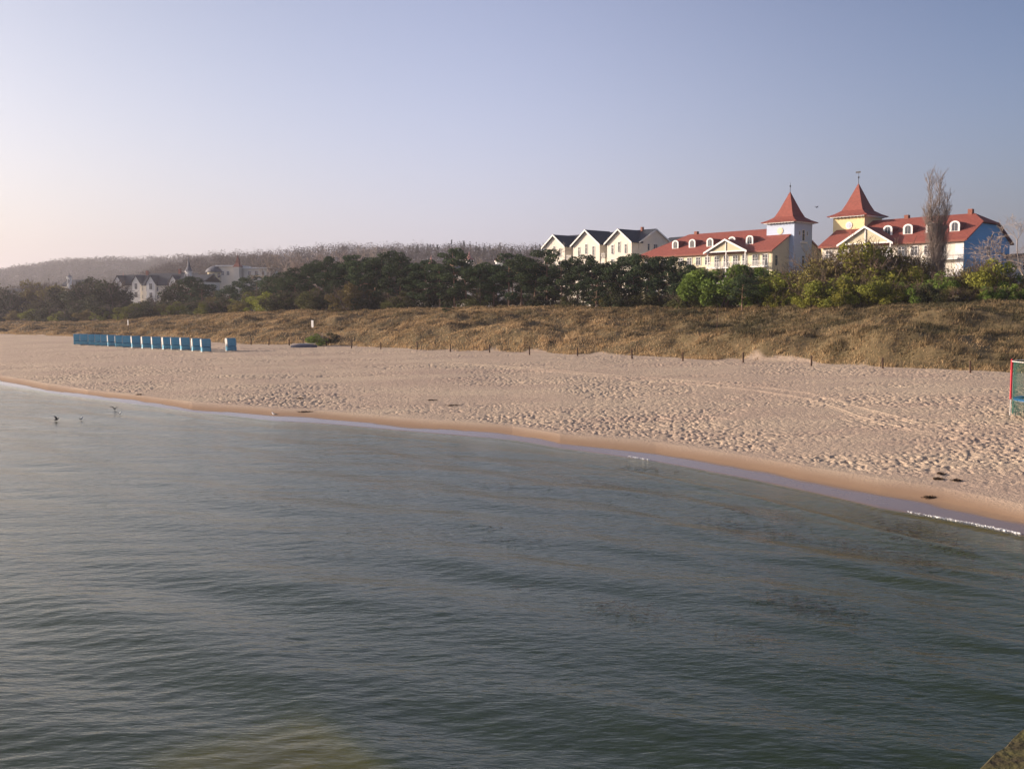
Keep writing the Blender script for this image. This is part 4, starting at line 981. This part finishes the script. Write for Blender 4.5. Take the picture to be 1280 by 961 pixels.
def round_villa():
    D = 345.; c = W(297, 350, D); g = float(ground(c.x, c.y)); e = empty('round_tower_villa', (c.x, c.y, g), -.2); tag(e, 'far white villa with round domed tower, red spire and flat roof', 'building')
    zf = lambda row: W(297, row, D).z - g; sx = D / F
    m = MB(); m.box((272 - 297) * sx, 0, -1, (297 - 297) * sx, 10, zf(333)); m.box((303 - 297) * sx, 1, -1, (334 - 297) * sx, 10, zf(336)); m.build('wall', M_OFFW, e)
    m = MB(); m.box((268 - 297) * sx, -.6, zf(333) + .003, 0, 10.5, zf(331.5)); m.box((303 - 297) * sx, .4, zf(336) + .003, (336 - 297) * sx, 10.5, zf(334.5)); m.build('roof', M_WHITE, e)
    cx = (265 - 297) * sx; rr = 2.6
    m = MB(); m.lathe(cx, 1, [(rr, -1), (rr, zf(340))], 20); tw = m.build('round_tower', M_CREAM, e)
    m = MB(); m.lathe(cx, 1, [(rr * 1.25, zf(340) + .003), (rr * 1.25, zf(339)), (rr * 1.05, zf(336)), (rr * .55, zf(333)), (.1, zf(331.5))], 20); m.build('dome', M_SPIRE, tw)
    m = MB()
    for a in np.linspace(0, 2 * math.pi, 10, endpoint=False): m.box(cx + rr * math.cos(a) - .3, 1 + rr * math.sin(a) - .3, zf(347), cx + rr * math.cos(a) + .3, 1 + rr * math.sin(a) + .3, zf(342))
    m.build('window', M_GLASS, tw)
    m = MB(); m.box(-.9, -1.2, -1, 1.2, 1.5, zf(334)); t2 = m.build('square_tower', M_OFFW, e)
    m = MB(); m.lathe(.15, .15, [(1.9, zf(334) + .003), (.9, zf(329)), (.08, zf(319))], 4, math.pi / 4); m.build('spire', mat('red brown spire', (.26, .11, .08)), t2)
    for x in (-5.5, -3.5, 4, 6.5, 9): window(e, 'f', x, zf(344), zf(339), 1.0, 0 if x < 0 else 1)
    m = MB(); m.slab([(12.3 - 1.5, .6, zf(340)), (12.3 + 1.5, .6, zf(340)), (12.3, .6, zf(332))], (0, .35, 0)); m.build('gable_wall', M_WHITE, e)
round_villa()

# ------------------------------------------------------------------ beach things
M_CANVAS = mat('blue canvas', (.12, .36, .50), .7, var=.12, scale=3, bump=.01)
M_CANVL = mat('pale wicker', (.55, .55, .52), .8, var=.1, scale=12, bump=.01)
def make_chair():
    """hooded wicker beach chair with its blue cover, 1.6 m tall, back to +y"""
    e = empty('beach_chair')
    b = MB(); b.slab([(-.58, -.42, .08), (-.58, .40, .08), (-.58, .46, .62), (-.58, .18, .62), (-.58, -.40, .55)], (1.16, 0, 0)); b.build('seat_box', M_CANVAS, e)
    h = MB(); prof = [(-.30, .62), (.42, .62), (.62, 1.38), (.56, 1.50), (.40, 1.58), (.0, 1.60), (-.16, 1.52), (-.20, 1.36)]
    h.slab([(-.56, y, z) for y, z in prof], (1.12, 0, 0)); h.build('hood', M_CANVAS, e)
    for s in (-1, 1):
        p = MB(); x = .575 if s > 0 else -.625
        p.slab([(x, -.36, .64), (x, .38, .64), (x, .58, 1.38), (x, .38, 1.56), (x, .0, 1.58), (x, -.18, 1.4)], (.05, 0, 0)); p.build('side_panel', M_CANVL, e)
    r = MB(); r.box(-.60, -.50, .0, -.50, .50, .075); r.box(.50, -.50, .0, .60, .50, .075); r.build('runner', M_CANVL, e)
    f = MB(); f.slab([(-.5, -.44, .12), (.5, -.44, .12), (.5, -.50, .50), (-.5, -.50, .50)], (0, -.03, 0)); f.build('foot_drawer', M_CANVAS, e)
    for s in (-1, 1):
        a = MB(); x = .60 * s; a.tube([(x, -.1, .5), (x * 1.04, -.1, .9)], .025, 5); a.build('hinge', M_CANVL, e)
    return e
def dup(src):
    c = src.copy(); COL.objects.link(c)
    for ch in list(src.children):
        d = ch.copy(); COL.objects.link(d); d.parent = c
        for g_ in ch.children: q = g_.copy(); COL.objects.link(q); q.parent = d
    return c
proto = make_chair()
# (photo column, base row, turn in degrees)
chairs = [(97,430.3,192),(105.5,430.6,184),(115.5,431.0,190),(124,431.4,184),(131.5,431.8,186),(140,432.2,196),(149.5,433.2,192),(158.5,433.6,186),(170,434.0,199),(183,434.8,200),(195.5,435.4,198),(209,435.8,201),(219.5,436.4,192),(231.5,436.8,199),(246,438.0,197),(257.5,439.2,198),(289,437.6,205)]
cdesc = ['leftmost blue hooded beach chair, at the far end of the row']
for i, (px, row, a) in enumerate(chairs):
    c = proto if i == 0 else dup(proto)
    p = G(px, row, 1.35); z = float(ground(p.x, p.y)); p = G(px, row, z)
    c.location = (p.x, p.y, float(ground(p.x, p.y))); c.rotation_euler = (0, 0, math.radians(a - 180 + 12)); s = 1.0 if i else 1.0; c.scale = (s * .93, s * .95, s)
    if i == 0: lb = 'leftmost blue hooded beach chair at the far end of the row'
    elif i == len(chairs) - 1: lb = 'blue hooded beach chair standing apart at the right end, turned sideways'
    else: lb = '%s blue hooded beach chair counted from the left end of the row' % ORD[i]
    tag(c, lb, 'beach chair', 'row of blue beach chairs on the sand')

# short fence posts along the dune foot
M_POST = mat('weathered wooden post', (.085, .05, .035), .9, var=.3, scale=6, bump=.01, stretch=(1, 1, .2))
posts = [(314,430.8),(336,431.3),(361.6,431.8),(379,431.8),(407.8,432.3),(439.4,435),(476,436.3),(521.6,437),(563,439.6),(612,440.5),(662,443.6),(722,445),(790,448.3),(853.5,451.3),(929,453.2),(1014,457.2),(1103.5,460.7),(1213,466)]
def make_post():
    e = empty('fence_post'); r = np.random.RandomState(3); m = MB()
    m.lathe(0, 0, [(.075, -.25), (.078, .2), (.072, .6), (.074, .88), (.05, .93)], 8); m.build('post', M_POST, e)
    k = MB(); k.tube([(-.085, 0, .70), (.0, .02, .72), (.085, 0, .70)], .012, 5); k.build('wire_staple', M_DARK, e); return e
pp = make_post()
for i, (px, row) in enumerate(posts):
    c = pp if i == 0 else dup(pp); p = G(px, row, 1.7)
    for _ in range(3): p = G(px, row, float(ground(p.x, p.y)))
    c.location = (p.x, p.y, p.z - .02); c.rotation_euler = (math.radians(rs.uniform(-3, 3)), math.radians(rs.uniform(-4, 4)), rs.uniform(0, 6)); c.scale = (1, 1, rs.uniform(.92, 1.1))
    tag(c, '%s short wooden post from the left along the foot of the dune' % ORD[i].capitalize(), 'fence post', 'short wooden posts along the dune foot')
# tall thin pole on the dune
p = W(896, 423, 104.); gz = float(ground(p.x, p.y)); top = W(896, 386, 104.).z - gz
e = empty('marker_pole', (p.x, p.y, gz)); tag(e, 'tall thin brown pole standing in the dune grass', 'pole')
m = MB(); m.tube([(0, 0, -.3), (.02, 0, top)], [.045, .035], 6); m.build('pole', M_POST, e); m = MB(); m.lathe(.02, 0, [(.06, top + .003), (.06, top + .08)], 6); m.build('cap', M_DARK, e)
# white signs on the dune
def sign(px, row_top, row_bot, row_foot, D, wd, label, dark=False):
    a, b, f = W(px, row_top, D), W(px, row_bot, D), W(px, row_foot, D); g = float(ground(a.x, a.y)); e = empty('dune_sign', (a.x, a.y, g), -.5); tag(e, label, 'sign')
    m = MB(); m.box(-wd / 2, -.04, b.z - g, wd / 2, -.01, a.z - g); s_ = m.build('panel', M_WHITE, e)
    m = MB(); m.box(-.04, 0, -.3, .04, .07, a.z - g - .05); m.build('post', M_POST, e)
    m = MB(); m.box(-wd / 2 - .04, -.05, a.z - g + .003, wd / 2 + .04, .03, a.z - g + .10); m.build('cap', M_DARK, e)
sign(390.5, 400.5, 409.5, 416, 152, .42, 'white notice panel with dark top on a post in the dune grass')
sign(160, 400, 406.5, 408, 190, .22, 'small slim white marker on the dune above the beach chairs')
# green shrub and low boat at the dune foot
def small_boat():
    p = G(380, 430.5, 1.75); p = G(380, 430.5, float(ground(p.x, p.y))); g = float(ground(p.x, p.y)) - .05; e = empty('rowing_boat', (p.x, p.y, g + .02), math.radians(4)); tag(e, 'low upturned grey boat lying at the dune foot beside the green bush', 'boat')
    V = []; n = 12
    for i in range(n + 1):
        f = i / n; x = -1.7 + 3.4 * f; w_ = .55 * (math.sin(math.pi * min(1, f * .93 + .07))) ** .6 + .02; h_ = .48 * (.55 + .45 * math.sin(math.pi * f))
        V += [(x, -w_, 0), (x, -w_ * .8, h_ * .65), (x, 0, h_), (x, w_ * .8, h_ * .65), (x, w_, 0)]
    Fs = []
    for i in range(n):
        for k in range(4): a = i * 5 + k; Fs.append((a, a + 5, a + 6, a + 1))
    Fs += [(0, 1, 2, 3, 4), tuple(reversed(range(n * 5, n * 5 + 5)))]
    MB().add(V, Fs).build('hull', mat('grey boat paint', (.10, .10, .13), .6), e)
    MB().box(-1.5, -.03, .46, 1.5, .03, .53).build('keel', M_WHITE, e)
small_boat()
e = place_tree('shrub', BUSH[1], 398, 133.5, 417.5, 4.2, (M_TWIG, M_LGREEN), 1.3); tag(e, 'small vivid green bush at the foot of the dune beside the boat', 'shrub')
e = place_tree('shrub', BUSH[2], 411, 137, 416.5, 4.2, (M_TWIG, M_LDARK), 2.0); tag(e, 'dull grey green mound of bush right of the vivid green bush', 'shrub')

# trampoline with safety net at the right edge
def trampoline():
    base = G(1262.5, 519.5, 1.0); g = float(ground(base.x, base.y)); base = G(1262.5, 519.5, g)
    R = 2.1; TA = math.pi - math.atan(base.x / base.y); c = (base.x - R * 1.06 * math.cos(TA), base.y - R * 1.06 * math.sin(TA), g); e = empty('trampoline', c); tag(e, 'blue trampoline with green safety net and red padded poles', 'trampoline')
    k = base.y / F; hp = 22 * k * 1.0; ht = 69.5 * k
    m = MB(); n = 40; prof = []
    ring = lambda r0, r1, z0, z1: [(r0, z0), (r1, z0), (r1, z1), (r0, z1)]
    V = []; Fs = []
    for i in range(n):
        a = 2 * math.pi * i / n
        for r_, z in ring(R - .32, R + .03, hp - .04, hp + .05): V.append((r_ * math.cos(a), r_ * math.sin(a), z))
    for i in range(n):
        j = (i + 1) % n
        for q in range(4): Fs.append((i * 4 + q, j * 4 + q, j * 4 + (q + 1) % 4, i * 4 + (q + 1) % 4))
    MB().add(V, Fs).build('rim_pad', mat('blue vinyl pad', (.01, .12, .33), .4, spec=.5), e)
    MB().lathe(0, 0, [(R - .33, hp - .10), (R - .33, hp - .085)], 40).build('jumping_mat', M_DARK, e)
    m = MB(); m.tube([(R * math.cos(a), R * math.sin(a), hp - .08) for a in np.linspace(0, 2 * math.pi, 41)], .025, 6); m.build('frame_ring', mat('galvanised tube', (.45, .46, .48), .4, metal=.6), e)
    red = mat('red foam sleeve', (.55, .03, .05), .6)
    gal = bpy.data.materials['galvanised tube']
    a0 = TA
    for i in range(6):
        a = a0 + i * math.pi / 3; x, y = R * 1.06 * math.cos(a), R * 1.06 * math.sin(a)
        po = MB().tube([(x, y, hp - .05), (x, y, ht)], .055, 8).build('pole', red, e)
        MB().lathe(x, y, [(.05, ht + .003), (.05, ht + .05), (.01, ht + .08)], 8).build('pole_cap', red, po)
        MB().tube([(x, y, hp - .055), (x, y, 0.02)], .022, 6).build('leg', gal, e)
        a2 = a + .25; MB().tube([(R * math.cos(a + .15), R * math.sin(a + .15), hp - .1), (R * 1.0 * math.cos(a + .35), R * 1.0 * math.sin(a + .35), .05)], .018, 5).build('brace', M_DARK, e)
    m = MB(); m.tube([(R * 1.06 * math.cos(a), R * 1.06 * math.sin(a), ht - .03) for a in np.linspace(0, 2 * math.pi, 41)], .018, 5); m.build('top_rope', M_WHITE, e)
    # net: real mesh of cords
    m = MB(); nn = 110
    for i in range(nn):
        a = 2 * math.pi * i / nn; x, y = R * 1.02 * math.cos(a), R * 1.02 * math.sin(a)
        m.tube([(x, y, .12), (x, y, ht - .05)], .0075, 3, False)
    for z in np.arange(.15, ht - .05, .11): m.tube([(R * 1.02 * math.cos(a), R * 1.02 * math.sin(a), z) for a in np.linspace(0, 2 * math.pi, 33)], .0075, 3, False)
    m.build('safety_net', mat('green net cord', (.03, .13, .10), .8), e)
trampoline()

# seaweed heaps on the sand
M_WEED = mat('dry brown seaweed', (.035, .022, .015), .9, col2=(.09, .055, .03), scale=8)
def weed(px, row, ln, label):
    p = G(px, row, .3); p = G(px, row, float(ground(p.x, p.y)))
    r = np.random.RandomState(int(px)); n = 170; q = r.normal(size=(n, 3)) * [ln * .27, .055, .02]; q[:, 2] = np.abs(q[:, 2]) + .01; q[:, 0] += 0
    V, Fc = cards(q, .10, .35, None, r); o = link('seaweed_clump', np_mesh('seaweed_clump', V, Fc), M_WEED); o.location = (p.x, p.y, float(ground(p.x, p.y)) + .0); tag(o, label, 'seaweed', 'seaweed heaps on the sand')
for a in [(382, 519.5, .8, 'dark seaweed streak right at the water edge below the green bush'), (375, 497, .35, 'small dark seaweed lump on the sand above the waterline streak'), (540, 498, .6, 'dark seaweed lump mid beach, left of its close neighbour'),
          (567, 505, .8, 'long dark seaweed lump mid beach, right of its close neighbour'), (1173, 598, .28, 'round dark seaweed lump on the sand near the right edge'), (1196, 599.5, .25, 'smaller dark lump of seaweed just right of the round lump'),
          (1161, 625.5, .35, 'flat reddish seaweed piece on the wet sand near the right edge'), (174, 498, .35, 'small seaweed lump on the wet sand behind the seabirds'), (1176, 591, .18, 'tiny seaweed scrap just above the round dark lump')]: weed(*a)

# gulls
M_GW = mat('white plumage', (.7, .7, .7), .8, var=.05); M_GG = mat('dark grey plumage', (.05, .05, .055), .8)
def gull(px, row, label, z=.0, spread=0.0, heading=0.0, sc=1.0, D=None):
    p = G(px, row, z) if D is None else W(px, row, D); e = empty('gull', (p.x, p.y, p.z), heading, sc); tag(e, label, 'bird')
    b = MB(); b.tube([(-.24, 0, .08), (-.16, 0, .07), (-.04, 0, .07), (.08, 0, .09), (.13, 0, .14), (.15, 0, .19), (.19, 0, .205), (.225, 0, .20), (.27, 0, .19)], [.012, .035, .07, .065, .04, .036, .042, .028, .006], 8); b.build('body', M_GW if not spread else M_GG, e, True)
    for s in (-1, 1):
        m = MB()
        if spread: m.slab([(.06, s * .05, .12), (-.08, s * .05, .12), (-.10, s * .35, .22 + .1 * spread), (-.16, s * .68, .16 + .2 * spread), (-.04, s * .5, .22 + .16 * spread), (.04, s * .3, .24 + .08 * spread)], (0, 0, .015))
        else: m.slab([(.07, s * .055, .12), (-.05, s * .075, .13), (-.27, s * .02, .11), (-.10, s * .07, .06)], (0, s * .012, 0))
        m.build('wing', M_GG, e)
gull(70.5, 525.5, 'dark seabird with raised wings on the water, nearest the left edge', 0.02, 1.0, .6, .62)
gull(101.5, 524.5, 'small seabird floating right of the wing raising bird', 0.0, 0, 1.4, .75)
gull(143.5, 511.8, 'dark seabird with spread wings just above the water off the sand', 0.05, .8, 1.2, .55)
gull(149.5, 518, 'pale seabird floating just below the spread winged one', 0.0, 0, -.5, .75)
gull(343, 519.5, 'pale seabird standing at the water edge left of the seaweed streak', 0.05, 0, 2.6, .9)
gull(1021, 260, 'tiny bird flying in the sky between the two red towers', 0, .3, .3, .9, D=150)

# floating seaweed in the shallows
def floaters():
    r = np.random.RandomState(41); Q = []
    lines = [((885, 632), (1010, 652), 90, .8), ((1090, 655), (1190, 668), 330, 1.4), ((1110, 668), (1200, 684), 300, 1.5), ((890, 655), (1000, 672), 170, .7), ((1000, 676), (1190, 712), 260, .9), ((1060, 690), (1150, 700), 120, 1),
             ((745, 757), (820, 772), 150, .5), ((960, 750), (1075, 772), 260, .6), ((900, 790), (950, 806), 60, .5), ((700, 600), (860, 622), 110, .8), ((780, 585), (860, 592), 60, .5), ((600, 605), (680, 618), 40, .5),
             ((430, 906), (482, 928), 16, .05), ((560, 670), (700, 680), 40, .4), ((440, 665), (640, 662), 50, .5), ((1200, 700), (1280, 730), 70, 1.0), ((620, 735), (690, 738), 22, .3), ((250, 620), (500, 628), 50, 1.0)]
    for (x0, y0), (x1, y1), n, sp in lines:
        a, b = G(x0, y0, 0), G(x1, y1, 0)
        f = r.rand(n)[:, None]; q = np.array(a) * (1 - f) + np.array(b) * f; q[:, 1] += r.normal(size=n) * sp * .8; q[:, 0] += r.normal(size=n) * .3; Q.append(q)
    Q = np.concatenate(Q); n = len(Q); t = Q[:, 0] / Q[:, 1]; Q = Q[Q[:, 1] < lin(WL, t) - .5]; n = len(Q)
    an = r.normal(0, .3, n); sz = np.clip(Q[:, 1] / 38., .45, 1.1); L_ = r.uniform(.05, .19, n) * sz; w_ = r.uniform(.012, .028, n) * sz; d = np.stack([np.cos(an), np.sin(an), 0 * an], -1); s = np.stack([-np.sin(an), np.cos(an), 0 * an], -1)
    Q[:, 2] = .045
    V = np.stack([Q - d * L_[:, None], Q + s * w_[:, None], Q + d * L_[:, None], Q - s * w_[:, None]], 1).reshape(-1, 3)
    o = link('floating_seaweed', np_mesh('floating_seaweed', V, np.arange(4 * n).reshape(-1, 4)), mat('wet brown seaweed', (.025, .017, .009), .6, col2=(.085, .055, .022))); tag(o, 'brown flecks of seaweed drifting in streaks on the shallow water', 'seaweed', None, 'stuff')
floaters()
def foam():
    r = np.random.RandomState(51); Q = []
    for a, b, n in ((786, 814, 160), (1176, 1285, 900), (1140, 1176, 90), (1290, 1500, 600)):
        px = r.uniform(a, b, n); t = (px - 640) / F; yw = lin(WL, t); Y = yw - .10 - np.abs(r.normal(size=n)) * .06; Q.append(np.stack([Y * t, Y, .055 + r.rand(n) * .02], -1))
    Q = np.concatenate(Q); V, Fc = cards(Q, .05, .8, .0, r); o = link('sea_foam', np_mesh('sea_foam', V, Fc), mat('white foam', (.8, .8, .8), .6)); tag(o, 'thin broken line of white foam along the wave edge', 'foam', None, 'stuff')
foam()

# corner of the pier the picture is taken from
def pier():
    z = 3.9; a, b = G(1212, 965, z), G(1284, 902, z); d = (b - a).normalized(); nrm = Vector((d.y, -d.x, 0))
    p0 = a - d * 2.2; Lb = 9.0; e = empty('pier_beam', (p0.x, p0.y, z), math.atan2(d.y, d.x)); tag(e, 'mossy edge beam of the pier in the bottom right corner', 'pier')
    n = 60; V = []; r = np.random.RandomState(8)
    for i in range(n + 1):
        x = Lb * i / n; j = lambda: r.normal() * .006
        V += [(x, j(), -.35), (x, .0 + j(), -.03), (x, -.03 + j(), 0 + j()), (x, -.20, .012 + j()), (x, -.40 + j(), 0 + j()), (x, -.44, -.03), (x, -.44, -.35)]
    Fs = []
    for i in range(n):
        for k in range(7): q = i * 7 + k; q2 = i * 7 + (k + 1) % 7; Fs.append((q, q2, q2 + 7, q + 7))
    Fs += [tuple(reversed(range(7))), tuple(range(n * 7, n * 7 + 7))]
    MB().add(V, Fs).build('beam', mat('mossy old timber', (.05, .035, .022), .9, col2=(.12, .11, .035), scale=7, bump=.02, bscale=22), e)
    for x in (1.5, 5.5): MB().lathe(x, -.22, [(.16, -7.5), (.15, -.36)], 14).build('pile', M_POST, e)
pier()

# ------------------------------------------------------------------ haze
if HAZE > 0:
    b = MB().box(-2600, -60, -6, 2600, 2300, 95); m = bpy.data.materials.new('haze'); m.use_nodes = True; N = m.node_tree.nodes; N.remove(N['Principled BSDF'])
    v = N.new('ShaderNodeVolumePrincipled'); v.inputs['Color'].default_value = (.93, .90, 1.0, 1); v.inputs['Density'].default_value = HAZE; v.inputs['Anisotropy'].default_value = .45
    m.node_tree.links.new(v.outputs[0], N['Material Output'].inputs['Volume']); o = b.build('haze', m); tag(o, kind='stuff')
